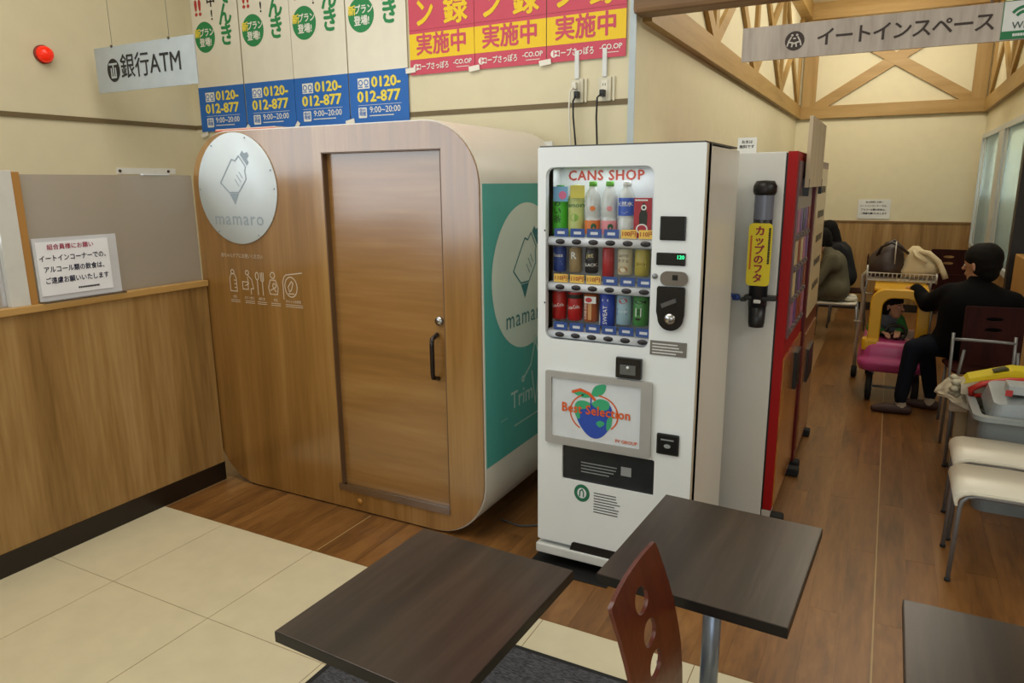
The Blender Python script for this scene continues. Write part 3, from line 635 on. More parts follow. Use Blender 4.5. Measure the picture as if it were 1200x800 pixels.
drink('water_bottle', 0, 4, 'clear bottle with white cap and blue label on the top shelf', 'bottle', [('bottle', bottle_prof(.031, .215), PET), ('liquid', cyl(.027, .004, .15), G('#c6ccc6')), ('cap', capp(.2), W_), ('label_sleeve', [(.0316, .085), (.0316, .155)], G('#2350b4'))],
      (wrap_text('天然水', .13, .02, W_, .032), wrap_poly([[(-.028, .088), (-.01, .1), (0, .094), (.012, .102), (.028, .088)]], W_, .032)))
s = thing('display_card', 'red cola advertising card with a dark bottle picture, rightmost on the top shelf', 'card', (cols[5]-.03, vy+.06, shelfz[0]+.02))
MB().box((-.036, 0, 0), (.036, .003, .155)).build('card', G('#a81c30'), s)
flat('bottle_picture', [[(-.014, .05), (.018, .05), (.02, .09), (.012, .115), (.008, .135), (-.002, .135), (-.006, .11), (-.014, .09)]], K, s); flat('ring_print', [circ(.004, .118, .011, 14)], W_, s, y=-.0012); flat('ring_centre', [circ(.004, .118, .006, 14)], K, s, y=-.0015)
flat('cup_picture', [circ(-.002, .035, .024, 18, rz=.02)], W_, s, y=-.0013); flat('cup_fill', [circ(-.002, .036, .018, 18, rz=.014)], G('#b0203a'), s, y=-.0016); flat('headline', textlines(-.032, .143, .032, 1, .01, .006), W_, s)
def can(r, c, nm, lab, col, top='#b9bcc0', h=.105, rad=.026, prt=(), ex=(), z0=0.0):
    return drink(nm, r, c, lab, 'can', [('body', [(0, z0), (rad-.004, z0), (rad, z0+.006), (rad, z0+h-.008), (rad-.004, z0+h)], G(col, .06)), ('rim', [(rad-.004, z0+h), (rad-.003, z0+h+.003), (rad-.006, z0+h+.002), (0, z0+h-.002)], mat(top, .3, .8, noise=0))]+list(ex), prt)
zz = .036
can(1, 0, 'coffee_can', 'blue coffee can, leftmost on the middle shelf', '#2b4a9a', z0=zz, prt=(wrap_text('Boss', zz+.07, .022, W_, .0265), wrap_poly([rect(-.018, zz+.03, .018, zz+.036), rect(-.014, zz+.042, .014, zz+.046)], G('#8fa8d8'), .0265)))
can(1, 1, 'coffee_can', 'gold and white coffee can, second on the middle shelf', '#a08a62', z0=zz, prt=(wrap_text('R', zz+.07, .04, W_, .0265), wrap_poly([rect(-.022, zz+.02, .022, zz+.034)], G('#7d8a66'), .0265), wrap_poly([rect(-.023, zz+.085, .023, zz+.1)], G('#5c4430'), .0265)))
can(1, 2, 'coffee_can', 'black coffee can with BLACK lettering, third on the middle shelf', '#1d1c22', z0=zz, prt=(wrap_text('jet', zz+.075, .028, G('#d8c88a'), .0265), wrap_text('BLACK', zz+.035, .017, W_, .0265)))
can(1, 3, 'coffee_can', 'slim red can on a brown stand, middle shelf', '#b0232a', h=.125, rad=.023, z0=.02, prt=(wrap_poly([rect(-.018, .10, .018, .104), rect(-.018, .09, .018, .094)], G('#e0a0a0'), .0235), wrap_poly([rect(-.022, .024, .022, .04)], G('#7a4a3a'), .0235)))
can(1, 4, 'coffee_can', 'cream latte can with a coffee cup picture, middle shelf', '#d2c7a6', z0=zz, rad=.029, prt=(wrap_text('LATTE', zz+.078, .014, G('#6a5a48'), .0295), wrap_text('カフェ', zz+.058, .016, G('#5a4a3a'), .0295), wrap_poly([circ(0, zz+.022, .018, 16, rz=.014)], G('#b07a3c'), .0295), wrap_poly([circ(0, zz+.022, .01, 16, rz=.007)], G('#e8dcc0'), .0297)))
can(1, 5, 'soup_can', 'yellow corn soup can with a green band, rightmost on the middle shelf', '#b9a748', z0=zz, rad=.029, prt=(wrap_poly([[(-.028, zz+.075), (.028, zz+.085), (.028, zz+.095), (-.028, zz+.088)]], G('#2f6a3a'), .0295), wrap_poly([rect(-.02, zz+.032, .02, zz+.064)], G('#d8cf3c'), .0295), wrap_text('コーン', zz+.048, .014, K, .0298)))
zc = .034
can(2, 0, 'cola_can', 'red cola can with silver rim, leftmost on the bottom shelf', '#b81c1e', h=.12, rad=.03, z0=zc, prt=(wrap_text('Coca-Cola', zc+.062, .021, W_, .0305, sx=.56, bold=.015, rot=.15),))
can(2, 1, 'cola_can', 'red cola can with black top band, second on the bottom shelf', '#b81c1e', h=.12, rad=.03, z0=zc, ex=(('top_band', [(.0303, zc+.095), (.0303, zc+.112)], K),), prt=(wrap_text('Coca-Cola', zc+.058, .021, W_, .0305, sx=.56, bold=.015, rot=.15),))
drink('energy_can', 2, 2, 'orange-brown can with vertical white lettering on the bottom shelf', 'can', [('body', cyl(.029, zc, zc+.118), G('#b0582c', .1))], (wrap_text('CANS SHOP', zc+.05, .018, W_, .0295, rot=R(90), x=-.014, sx=.8), wrap_poly([rect(-.001, zc+.01, .012, zc+.08)], G('#d8a46a'), .0295)))
s = thing('display_card', 'small white card with a red oval over the orange-brown can', 'card', (cols[2]-.02, vy+.045, shelfz[2]+.148)); MB().box((-.027, 0, -.012), (.024, .002, .017)).build('card', W_, s); flat('oval', [circ(-.008, .002, .015, 16, rz=.01)], G('#c23a44'), s)
drink('sports_drink_can', 2, 3, 'tall blue sports drink can with vertical white lettering, bottom shelf', 'can', [('body', cyl(.03, .02, .02+.145), G('#2346b0', .05))], (wrap_text('SWEAT', .07, .024, W_, .0305, rot=R(90), x=.002), wrap_poly([rect(-.012, .128, .012, .136)], W_, .0305), wrap_poly([[(-.029, .02), (-.022, .02), (-.02, .05), (-.024, .09), (-.029, .06)]], W_, .0305)))
drink('soda_can', 2, 4, 'pale blue can with a red cap-shaped emblem, bottom shelf', 'can', [('body', cyl(.029, zc, zc+.122), G('#a8c8d4', .15))], (wrap_poly([circ(.004, zc+.1, .016, 16, rz=.012)], G('#c23038'), .0295), wrap_poly([rect(-.02, zc+.04, .018, zc+.068)], G('#2f6ab8'), .0298), wrap_text('ソーダ', zc+.054, .015, W_, .0302), wrap_poly([rect(-.026, zc+.006, .026, zc+.016)], G('#4a6fb0'), .0298)))
drink('soda_can', 2, 5, 'green can with a dark fish-shaped emblem, rightmost on the bottom shelf', 'can', [('body', cyl(.03, zc, zc+.122), G('#4a9148', .1)), ('rim', [(.027, zc+.122), (.0, zc+.123)], CHROME)], (wrap_poly([circ(.0, zc+.1, .016, 16, rz=.008), [(.014, zc+.1), (.025, zc+.108), (.025, zc+.092)]], K, .0305), wrap_poly([rect(-.013, zc+.04, .010, zc+.075)], W_, .0305), wrap_text('綠\n茶', zc+.058, .014, G('#1f5a2a'), .031), wrap_poly([circ(-.002, zc+.03, .012, 10, rz=.005)], K, .0305)))
# right-hand fittings
def vbox(nm, x0, z0, x1, z1, m, y=.006, bev=.004, par=vm, lab=None, yb=0): return MB().box((x0, vy-y, z0), (x1, vy+.001-yb, z1), bev=bev).build(nm, m, par, w=True, label=lab)
DK = mat('#121214', .22, noise=0)
vbox('bill_slot_panel', -.767, 1.475, -.668, 1.565, DK)
dp = vbox('price_display', -.777, 1.380, -.664, 1.428, DK)
text('120', -.683, 1.412, .02, mat('#30e090', .5, emit=1.2, noise=0), dp, base=Matrix.Translation((0, vy-.007, 0)) @ XZ, w=True, bold=.03)
MB().lathe([(0, -.006), (.01, -.006), (.011, 0), (0, 0)], ce=(-.781, vy, 1.336), axis='Y').build('lock', STEEL, vm, w=True)
vp = plate('coin_slot_plate', [rrect(-.758, 1.302, -.652, 1.358, .026, 8)], vy-.008, vy, mat('#7c756c', .35, .6, noise=.05), vm, w=True)
MB().box((-.71, vy-.01, 1.325), (-.69, vy-.008, 1.345)).build('coin_slot', DK, vp, w=True)
hb = plate('coin_return', [[(-.764, 1.299), (-.664, 1.299), (-.659, 1.292), (-.659, 1.19)] + circ(-.712, 1.178, .05, 16, a0=0, a1=-180) + [(-.768, 1.2), (-.768, 1.292)]], vy-.012, vy, DK, vm, w=True)
MB().bar((-.745, vy-.02, 1.225), (-.69, vy-.02, 1.25), .016, .012, (0, 1, 0)).build('return_lever', mat('#6a6a6c', .3, .7, noise=0), hb, w=True)
MB().lathe([(0, -.02), (.02, -.02), (.023, -.012), (0, -.012)], ce=(-.712, vy, 1.175), axis='Y').build('return_button', CHROME, hb, w=True)
pn = vbox('info_plate', -.79, 1.025, -.645, 1.083, mat('#77736d', .4, .3), .003, .001)
flat('fine_print', textlines(-.78, 1.068, -.66, 4, .012, .005, 8), mat('#d8d8d8', .5, noise=0), pn, base=Matrix.Translation((0, vy-.0035, 0)) @ XZ, w=True)
cb = vbox('card_reader', -.925, .918, -.818, 1.003, DK, .02)
MB().box((-.905, vy-.023, .935), (-.84, vy-.02, .975)).build('reader_window', mat('#5a5c5c', .2, noise=0), cb, w=True); MB().ball((-.872, vy-.024, .965), .006).build('indicator', mat('#dfe4e4', .3, noise=0), cb, w=True)
# advert frame
fz0, fz1, fx0, fx1 = .588, .912, -1.24, -.772
af = plate('advert_frame', [rrect(fx0, fz0, fx1, fz1, .01, 3), rect(fx0+.028, fz0+.035, fx1-.045, fz1-.028)], vy-.014, vy, mat('#a7a5a2', .4, .2), vm, w=True)
MB().box((fx0+.02, vy-.007, fz0+.03), (fx1-.04, vy-.002, fz1-.02)).build('advert_sheet', mat('#cfd4d8', .35), af, w=True)
AB = Matrix.Translation((0, vy-.008, 0)) @ XZ; AB2 = Matrix.Translation((0, vy-.0088, 0)) @ XZ; AB3 = Matrix.Translation((0, vy-.0096, 0)) @ XZ; AB4 = Matrix.Translation((0, vy-.0104, 0)) @ XZ
ORG = mat('#d2571c', .5, noise=0); AG = mat('#36a070', .5, noise=0); ABL = mat('#2648a8', .5, noise=0)
ax, az = -1.02, .745
for q in (circ(ax-.005, az, .1, 20, rz=.085, a0=115, a1=235), circ(ax+.015, az+.002, .092, 20, rz=.08, a0=-45, a1=85)): flat('orange_leaf_band', strokes([q], .006), ORG, af, base=AB, w=True)
flat('orange_leaf_band', strokes([[(ax-.095, az+.085), (ax-.06, az+.098), (ax-.02, az+.085), (ax+.005, az+.062)]], .012), ORG, af, base=AB2, w=True)
flat('fruit', [sm([(ax-.08, az+.03), (ax-.04, az+.048), (ax-.012, az+.038), (ax+.02, az+.062), (ax+.06, az+.058), (ax+.083, az+.02), (ax+.075, az-.045), (ax+.04, az-.095), (ax, az-.108), (ax-.04, az-.085), (ax-.075, az-.03)])], ABL, af, base=AB, w=True)
for q in ([(ax-.086, az+.02), (ax-.072, az+.046), (ax-.04, az+.052), (ax-.012, az+.04), (ax-.035, az+.018), (ax-.058, az+.01), (ax-.062, az-.03), (ax-.08, az-.02)], [(ax-.008, az+.042), (ax+.025, az+.068), (ax+.065, az+.06), (ax+.066, az+.03), (ax+.03, az+.02)], [(ax+.012, az-.04), (ax+.03, az-.026), (ax+.05, az-.036), (ax+.03, az-.055)], [(ax+.06, az-.02), (ax+.082, az), (ax+.078, az-.045), (ax+.06, az-.065)]): flat('land_print', [sm(q)], AG, af, base=AB2, w=True)
for q in ([(ax-.01, az+.082), (ax+.005, az+.12), (ax+.05, az+.132), (ax+.047, az+.1), (ax+.02, az+.078)], [(ax-.09, az+.08), (ax-.07, az+.1), (ax-.035, az+.095), (ax-.015, az+.072), (ax-.05, az+.065)]): flat('leaf_print', [sm(q)], AG, af, base=AB, w=True)
flat('stalk', strokes([[(ax-.012, az+.04), (ax-.012, az+.08)]], .006), ABL, af, base=AB2, w=True)
text('Best Selection', -1.012, .757, .056, ORG, af, base=AB3, w=True, bold=.035, gap=1.06, sx=.9)
text('FV GROUP', -.875, .642, .02, ORG, af, base=AB3, w=True, bold=.03)
# pick-up bay
MB().box((-1.165, vy+.012, .425), (-.755, vy+.02, .582)).build('delivery_flap', mat('#26282a', .25, noise=.2), vm, w=True)
DB = Matrix.Translation((0, vy+.011, 0)) @ XZ
flat('flap_print', textlines(-1.08, .51, -.92, 4, .014, .005, 2)+[rect(-.9, .485, -.855, .525)], mat('#8e9294', .5, noise=0), vm, base=DB, w=True)
vb = vbox('change_box', -.748, .617, -.657, .705, DK, .008, .006)
flat('change_print', textlines(-.73, .678, -.675, 1, .01, .006, 5)+[circ(-.703, .655, .014, 12, rz=.009)], mat('#8e9294', .5, noise=0), vb, base=Matrix.Translation((0, vy-.009, 0)) @ XZ, w=True)
SB = Matrix.Translation((0, vy-.001, 0)) @ XZ; SB2 = Matrix.Translation((0, vy-.0016, 0)) @ XZ
flat('round_sticker', [circ(-1.07, .375, .036, 28, rz=.04)], mat('#1c6a4c', .5, noise=0), vm, base=SB, w=True); flat('sticker_centre', [circ(-1.07, .375, .021, 24, rz=.024)], PT, vm, base=SB2, w=True)
flat('sticker_mark', strokes([[(-1.08, .36), (-1.078, .385), (-1.068, .393), (-1.062, .38), (-1.062, .36)]], .006), mat('#1c6a4c', .5, noise=0), vm, base=Matrix.Translation((0, vy-.0022, 0)) @ XZ, w=True)
flat('instructions', textlines(-1.015, .385, -.9, 8, .0125, .0045, 9), INK, vm, base=SB, w=True)
flat('door_key_hole', [circ(-1.25, 1.5, .004, 8), circ(-1.25, 1.2, .004, 8)], INK, vm, base=SB, w=True)
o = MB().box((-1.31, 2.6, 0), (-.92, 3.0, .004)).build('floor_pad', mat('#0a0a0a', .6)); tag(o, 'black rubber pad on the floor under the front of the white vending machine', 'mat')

# ================================================================ RED CUP MACHINE (front faces +X)
m2 = thing('vending_machine', 'white-sided red-fronted cup drink vending machine facing the aisle', 'vending machine', (-.8, 3.87, 0))
MB().box((-1.19, 3.5, .05), (-.435, 4.26, 1.82), bev=.004).build('cabinet', mat('#d2d2cd', .28, noise=.01), m2, w=True)
MB().box((-.435, 3.505, .06), (-.427, 4.255, 1.815)).build('door_seal', BLACK, m2, w=True)
MB().box((-.427, 3.5, .085), (-.385, 4.26, 1.822), bev=.003).build('door', mat('#9a0d10', .5, spec=.25, noise=.02), m2, w=True)
MB().box((-.43, 3.5, .05), (-.39, 4.26, .083), bev=.002).build('kick_plate', mat('#b9b5ae', .35), m2, w=True)
F2 = Matrix.Translation((-.384, 0, 0)) @ Matrix.Rotation(R(90), 4, 'Z') @ XZ
F3 = Matrix.Translation((-.3805, 0, 0)) @ Matrix.Rotation(R(90), 4, 'Z') @ XZ
MB().box((-.386, 3.56, .95), (-.378, 4.2, 1.78)).build('menu_window', mat('#6e5458', .3, noise=.2), m2, w=True)
MB().box((-.386, 3.52, .1), (-.379, 4.24, .86)).build('lower_panel', wood('orange_photo_panel', '#6a3a10', '#a8682a', '#c89048', 'Z', .15, 6, .3), m2, w=True)
rr = random.Random(5)
for i in range(5):
    for j in range(4):
        y = 3.6+i*.115; z = 1.0+j*.15
        t = MB().box((-.379, y, z), (-.375, y+.09, z+.11)).build('drink_picture', G(rr.choice(['#6a4a8c', '#8c3a2c', '#c8b48a', '#3c3a5c', '#a86a8a'])), m2, w=True)
        MB().box((-.378, y+.02, z-.025), (-.368, y+.07, z-.01)).build('button', mat('#6c6060', .3), m2, w=True)
MB().box((-.38, 3.95, .6), (-.36, 4.12, .8)).build('cup_bay', BLACK, m2, w=True)
for y in (3.52, 4.2): MB().box((-.42, y, 0), (-.33, y+.07, .05), bev=.012).build('foot', RUBBER, m2, w=True)
# cup lid dispenser on its near side
d = thing('lid_dispenser', 'black tube cup lid dispenser with a yellow label on the white machine side', 'dispenser', (-.51, 3.455, 1.02))
MB().lathe([(0, .10), (.042, .10), (.042, .63), (0, .63)], seg=24).build('tube', mat('#22242a', .3, noise=0), d)
MB().lathe([(.043, .50), (.043, .61)], seg=24).build('clear_window', mat('#6b7080', .25, noise=0), d)
MB().lathe([(0, .61), (.046, .61), (.052, .625), (.052, .65), (.04, .672), (0, .675)], seg=18).build('top_cap', BLACK, d)
MB().box((-.06, -.035, .13), (.085, .03, .15), bev=.006).box((-.075, -.03, .12), (-.05, .02, .135), bev=.004).build('clamp', BLACK, d); MB().box((-.012, -.05, .118), (.02, -.042, .135), bev=.004).build('latch', mat('#d5d5d5', .4), d)
MB().lathe([(0, .0), (.034, .0), (.037, .02), (.04, .1), (0, .1)], seg=20).build('lower_sleeve', mat('#191a1e', .35, noise=0), d)
b = MB(); lp = rrect(-.052, .2, .052, .485, .018, 4)
me_l = plate('label_plate', [lp], -.048, -.045, mat('#d8c51c', .5, noise=.02), d)
DL = Matrix.Translation((0, -.0495, 0)) @ XZ
for k, ch in enumerate('カップのフタ'): text(ch, -.002, .448-k*.043, .046, mat('#8c1430', .6, noise=0), d, base=DL, bold=.045)
flat('fine_print', [p for q in (textlines(0, 0, .2, 1, .01, .009, 4),) for p in [[(.036+(c-.0)*1, .465-a) for a, c in r] for r in q]], INK, d, base=DL)
flat('fine_print', [[(-.042+c, .43-a) for a, c in r] for r in textlines(0, 0, .16, 1, .01, .008, 6)], mat('#c0561c', .6, noise=0), d, base=DL)
o = MB().box((-.63, 3.472, 1.135), (-.60, 3.5, 1.165), bev=.006).ball((-.605, 3.47, 1.15), .014).ball((-.635, 3.475, 1.16), .01).build('cable_clip', mat('#2c4a94', .4, noise=0)); tag(o, 'small blue plastic clip stuck on the cup machine side, left of the lid dispenser', 'clip')
s = thing('small_card', 'small white card standing on top of the red cup machine', 'card', (-.62, 3.56, 1.82)); MB().box((-.043, 0, 0), (.043, .004, .07)).build('card', mat('#dcdcd6', .6), s); text('お水は', 0, .05, .017, INK, s, bold=.02); text('無料です', 0, .028, .017, INK, s, bold=.02)
for x in s.children[1:]: pass
# further machine with cream menu front and dark red frame
m3 = thing('vending_machine', 'further vending machine with dark red frame and cream menu panel behind the cup machine', 'vending machine', (-.8, 4.75, 0))
MB().box((-1.19, 4.3, .05), (-.42, 5.05, 1.78), bev=.004).build('cabinet', mat('#7a1616', .35), m3, w=True)
MB().box((-.42, 4.3, .06), (-.37, 5.05, 1.80), bev=.003).build('door', mat('#5c0c0e', .3), m3, w=True)
mp_ = MB().box((-.371, 4.36, .92), (-.365, 4.98, 1.76)).build('menu_panel', mat('#cdb892', .3), m3, w=True)
F4 = Matrix.Translation((-.364, 0, 0)) @ Matrix.Rotation(R(90), 4, 'Z') @ XZ
for i in range(5):
    for j in range(4): flat('menu_lettering', [rect(4.5+j*.1+q*.024, 1.62-i*.14, 4.518+j*.1+q*.024, 1.66-i*.14) for q in range(3)], INK, mp_, base=F4, w=True).__setitem__('kind', 'stuff')
MB().box((-.37, 4.36, .12), (-.362, 4.98, .82)).build('lower_panel', mat('#8a5a34', .15, noise=.3), m3, w=True)
MB().box((-.37, 4.5, .5), (-.35, 4.8, .7)).build('cup_bay', BLACK, m3, w=True)
for y in (4.32, 4.95): MB().box((-.42, y, 0), (-.34, y+.07, .05), bev=.012).build('foot', RUBBER, m3, w=True)
s = thing('wooden_sign', 'narrow greyish wooden sign board rising beside the top of the red machine', 'sign', (-.36, 4.05, 1.67))
MB().box((-.368, 3.68, 1.66), (-.35, 4.4, 1.985), bev=.002).build('face_board', wood('grey_oak', '#9c8a70', '#b5a387', '#c5b498', 'Z', .6, 9, .08), s, w=True)
for y in (3.69, 4.38): MB().box((-.376, y, 1.62), (-.348, y+.012, 1.70)).build('bracket', BLACK, s, w=True)

# ================================================================ ANNEX SIGN
s = thing('hanging_sign', 'long grey timber-look hanging sign over the annex entrance with brown lettering', 'sign', (.2, 3.6, 2.3))
MB().box((-.875, -.006, -.07), (.6, .006, .075)).build('board', wood('sign_oak', '#8f8377', '#a89c90', '#b8ac9f', 'Z', .5, 12, .1), s)
BR = mat('#32241c', .6, noise=0)
for k, ch in enumerate('イートインスペース'): text(ch, -.52+k*.0735, .002, .08, BR, s, y=-.0075, bold=.022)
flat('emblem', [circ(-.648, .002, .041, 28)], BR, s, y=-.007)
EW = mat('#b8b0a6', .6, noise=0)
flat('emblem_people', [circ(-0.659, .026, .005, 10), circ(-0.639, .026, .005, 10)] + strokes([[(-0.663, .018), (-0.673, .0), (-0.678, -.018)], [(-0.673, -.002), (-0.655, -.006), (-0.659, -.022)], [(-0.635, .018), (-0.625, .0), (-0.620, -.018)], [(-0.625, -.002), (-0.643, -.006), (-0.639, -.022)], [(-0.659, -.008), (-0.639, -.008)], [(-0.653, .012), (-0.645, .012)]], .006), EW, s, y=-.008)
wf = MB().box((.125, -.009, -.066), (.29, -.006, .077)).build('wifi_plate', mat('#c9cbc6', .4), s, label='white and green Wi-Fi plate')
GN = mat('#166a3c', .5, noise=0)
flat('green_band', [rect(.125, -.066, .29, -.036)], GN, wf, y=-.0095); flat('green_edge', strokes([[(.126, -.066), (.126, .076), (.29, .076)]], .003), GN, wf, y=-.0097)
flat('wifi_arcs', strokes([circ(.2, .0, .052, 12, a0=40, a1=140), circ(.2, .0, .034, 12, a0=40, a1=140)], .011), GN, wf, y=-.0098)
text('Wi-Fi', .2, -.017, .036, mat('#3c4a42', .6, noise=0), wf, y=-.0099, bold=.01)
flat('band_print', textlines(.165, -.056, .26, 1, .01, .01, 3), mat('#c9cbc6', .4), wf, y=-.0099)
for x in (.08, .085, .5): MB().tube([(x, 0, .07), (x+.005, 0, .23)], .0018, 6).build('wire', STEEL, s)
# spotlight at the annex ceiling
s = thing('ceiling_light', 'small bright round ceiling spotlight at the top edge above the hanging sign', 'light', (-.37, 10.0, 3.9))
MB().lathe([(0, 0), (.07, 0), (.07, -.02), (.05, -.03), (0, -.03)]).build('ring', WHITE, s); MB().lathe([(0, -.031), (.045, -.031), (.04, -.036), (0, -.038)]).build('lens', mat('#fff4dc', .3, emit=18, noise=0), s)
s = thing('notice', 'white printed notice on the far annex wall above the wood panelling', 'notice', (-.185, 10.552, 1.2))
MB().box((-.19, -.003, 0), (.19, 0, .25)).build('paper', mat('#d8dad8', .7), s)
text('組合員様にお願い', 0, .215, .026, INK, s, y=-.004, bold=.02)
for k, t in enumerate(('イートインコーナーでの、', 'アルコール類の飲食は、', 'ご遠慮お願いいたします')): text(t, 0, .165-k*.048, .028, NAVY, s, y=-.004, bold=.04)

# ================================================================ TABLES AND NEAR CHAIR
def table(cx_, cy_, wx, wy, rot, label):
    s = thing('cafe_table', label, 'table', (cx_, cy_, 0), R(rot)); x0, x1, y0, y1 = -wx/2, wx/2, -wy/2, wy/2
    MB().box((x0, y0, .672), (x1, y1, .699), bev=.0015).build('tabletop', TABLEWOOD, s)
    MB().box((x0-.0008, y0-.0008, .671), (x1+.0008, y1+.0008, .697)).build('edge_band', mat('#110d0b', .4), s)
    MB().lathe([(0, .012), (.0255, .012), (.0255, .665), (0, .665)]).build('column', mat('#8790a0', .3, .7, noise=0), s)
    MB().box((-.12, -.12, .660), (.12, .12, .671)).build('mounting_plate', BLACK, s)
    MB().lathe([(0, .0105), (.2, .0105), (.2, .018), (.05, .03), (0, .03)], seg=36).build('base', mat('#5c5e62', .35, .8, noise=0), s)
    return s
table(-.8995, 1.293, .483, .565, -2.3, 'dark wood cafe table in the left foreground, in front of the booth')
table(-.337, 1.846, .472, .552, -3.0, 'dark wood cafe table in front of the white machine')
table(.36, 1.515, .484, .585, 0, 'dark wood cafe table cut by the bottom right picture corner')
def oval(x, z, a, b): return circ(x, z, a, 20, rz=b)
c = thing('dining_chair', 'reddish brown plywood chair with three oval holes in its back, in the foreground', 'chair', (-.17, 1.368, 0), R(90))
# local frame: chair faces -Y (world +X); x = world Y
cb = plate('backrest', [[(-.15, .50), (-.162, .62), (-.165, .72), (-.162, .85), (-.159, .862), (.145, .862), (.148, .85), (.156, .72), (.156, .62), (.15, .50)], oval(0, .795, .040, .026), oval(0, .722, .040, .026), oval(0, .65, .040, .026)], -.0045, .0045, MAROON, c, smooth=True)
me = cb.data
bmx = bmesh.new(); bmx.from_mesh(me)
for zc_ in (.55, .6, .65, .7, .75, .8): bmesh.ops.bisect_plane(bmx, geom=bmx.verts[:]+bmx.edges[:]+bmx.faces[:], plane_co=(0, 0, zc_), plane_no=(0, 0, 1))
for xc_ in (-.12, -.08, -.04, 0, .04, .08, .12): bmesh.ops.bisect_plane(bmx, geom=bmx.verts[:]+bmx.edges[:]+bmx.faces[:], plane_co=(xc_, 0, 0), plane_no=(1, 0, 0))
bmx.to_mesh(me); bmx.free()
for v in me.vertices:
    t = (v.co.z-.45)/.41; v.co.y += .18 + .08*t**2*1.0 - (v.co.x/.17)**2*.012
seat = MB()
seat.prism(rrect(-.19, -.2, .19, .19, .05, 5), .435, .45, axis='Z').build('seat', MAROON, c)
for sx in (-1, 1):
    MB().tube([(sx*.17, -.18, 0), (sx*.165, -.16, .43)], .011).build('leg', STEEL, c)
    MB().tube([(sx*.17, .21, 0), (sx*.165, .19, .43), (sx*.13, .218, .56)], .011).build('leg', STEEL, c)
MB().tube([(-.165, -.15, .425), (.165, -.15, .425), (.165, .17, .425), (-.165, .17, .425)], .01, closed=True).build('seat_frame', STEEL, c)
o = thing('doormat', 'dark grey ribbed doormat with black rim under the foreground tables', 'mat', (-1.12, 1.4, 0))
MB().box((-1.645, .5, .0), (-.6, 2.085, .004)).build('rubber_rim', mat('#0d0d0e', .7), o, w=True)
mm = bpy.data.materials.new('mat_pile'); mm.use_nodes = True; nt = mm.node_tree; n = nt.nodes.new('ShaderNodeTexNoise'); n.inputs['Scale'].default_value = 60
mp = nt.nodes.new('ShaderNodeMapping'); mp.inputs['Scale'].default_value = (1, 8, 1); tcn = nt.nodes.new('ShaderNodeTexCoord'); rp = nt.nodes.new('ShaderNodeValToRGB')
rp.color_ramp.elements[0].color = lin('#1c1d20'); rp.color_ramp.elements[1].color = lin('#5a5a60'); rp.color_ramp.elements[0].position = .35; rp.color_ramp.elements[1].position = .7
nt.links.new(tcn.outputs['Object'], mp.inputs[0]); nt.links.new(mp.outputs[0], n.inputs['Vector']); nt.links.new(n.outputs['Fac'], rp.inputs[0]); nt.links.new(rp.outputs[0], nt.nodes['Principled BSDF'].inputs['Base Color'])
nt.nodes['Principled BSDF'].inputs['Roughness'].default_value = .95
MB().box((-1.62, .52, .004), (-.625, 2.06, .01)).build('pile', mm, o, w=True)

# ================================================================ WHITE SEATS AT RIGHT
SEATM = mat('#dcd7c6', .32, noise=.01)
def white_chair(x, y, label, rz=R(90), back=True, grp=None, low=.0):
    """faces -Y locally; curved white seat with waterfall edge on steel tube frame"""
    s = thing('steel_chair', label, 'chair', (x, y, 0), rz, grp)
    prof = [(-.215, .352), (-.222, .372), (-.216, .396), (-.196, .414), (-.165, .422), (0, .424), (.12, .42), (.2, .428)]
    low_ = [(.2, .414), (.12, .406), (0, .41), (-.16, .408), (-.185, .40), (-.202, .386), (-.207, .37), (-.205, .352)]
    MB().prism(prof+low_, -.18, .18, axis='X').build('seat', SEATM, s)
    sd = s.children[-1]; bb = bmesh.new(); bb.from_mesh(sd.data); bmesh.ops.bevel(bb, geom=[e for e in bb.edges if e.calc_face_angle(0) > .8 and abs(e.verts[0].co.x-e.verts[1].co.x) < 1e-5 and abs(abs(e.verts[0].co.x)-.18) < 1e-4], offset=.005, segments=2, affect='EDGES'); bb.to_mesh(sd.data); bb.free()
    for p in sd.data.polygons: p.use_smooth = abs(p.normal.x) < .5
    for sx in (-.165, .165):
        MB().tube([(sx, -.205, 0), (sx, -.197, .34), (sx, -.19, .372), (sx, -.172, .394), (sx, -.14, .402), (sx, .18, .402)], .0095).build('leg', STEEL, s)
        MB().lathe([(0, 0), (.012, 0), (.012, .012), (0, .012)], ce=(sx, -.205, 0)).build('foot_cap', RUBBER, s)
        pts = [(sx, .24, 0), (sx, .2, .40)] + ([(sx, .22, .6), (sx, .25, .74)] if back else [])
        MB().tube(pts, .0095).build('leg', STEEL, s)
    MB().tube([(-.165, .19, .402), (.165, .19, .402)], .009).build('seat_frame', STEEL, s)
    if back: MB().tube([(-.165, .24, .70), (-.08, .246, .702), (.08, .246, .702), (.165, .24, .70)], .0095).build('back_rail', STEEL, s)
    return s
o = white_chair(.575, 3.49, 'nearest white-seated steel chair at the right picture edge', R(-90), True)
white_chair(.60, 3.905, 'second white-seated steel chair, just behind the nearest one', R(-90), True)
# ---- seat the chairs so that they face the aisle (-X): local -Y -> -X needs rz=-90
# chair with a bag behind the grey bin
s = white_chair(.60, 4.98, 'steel chair with open tube back under a plastic bag, behind the grey tub', R(0), True)
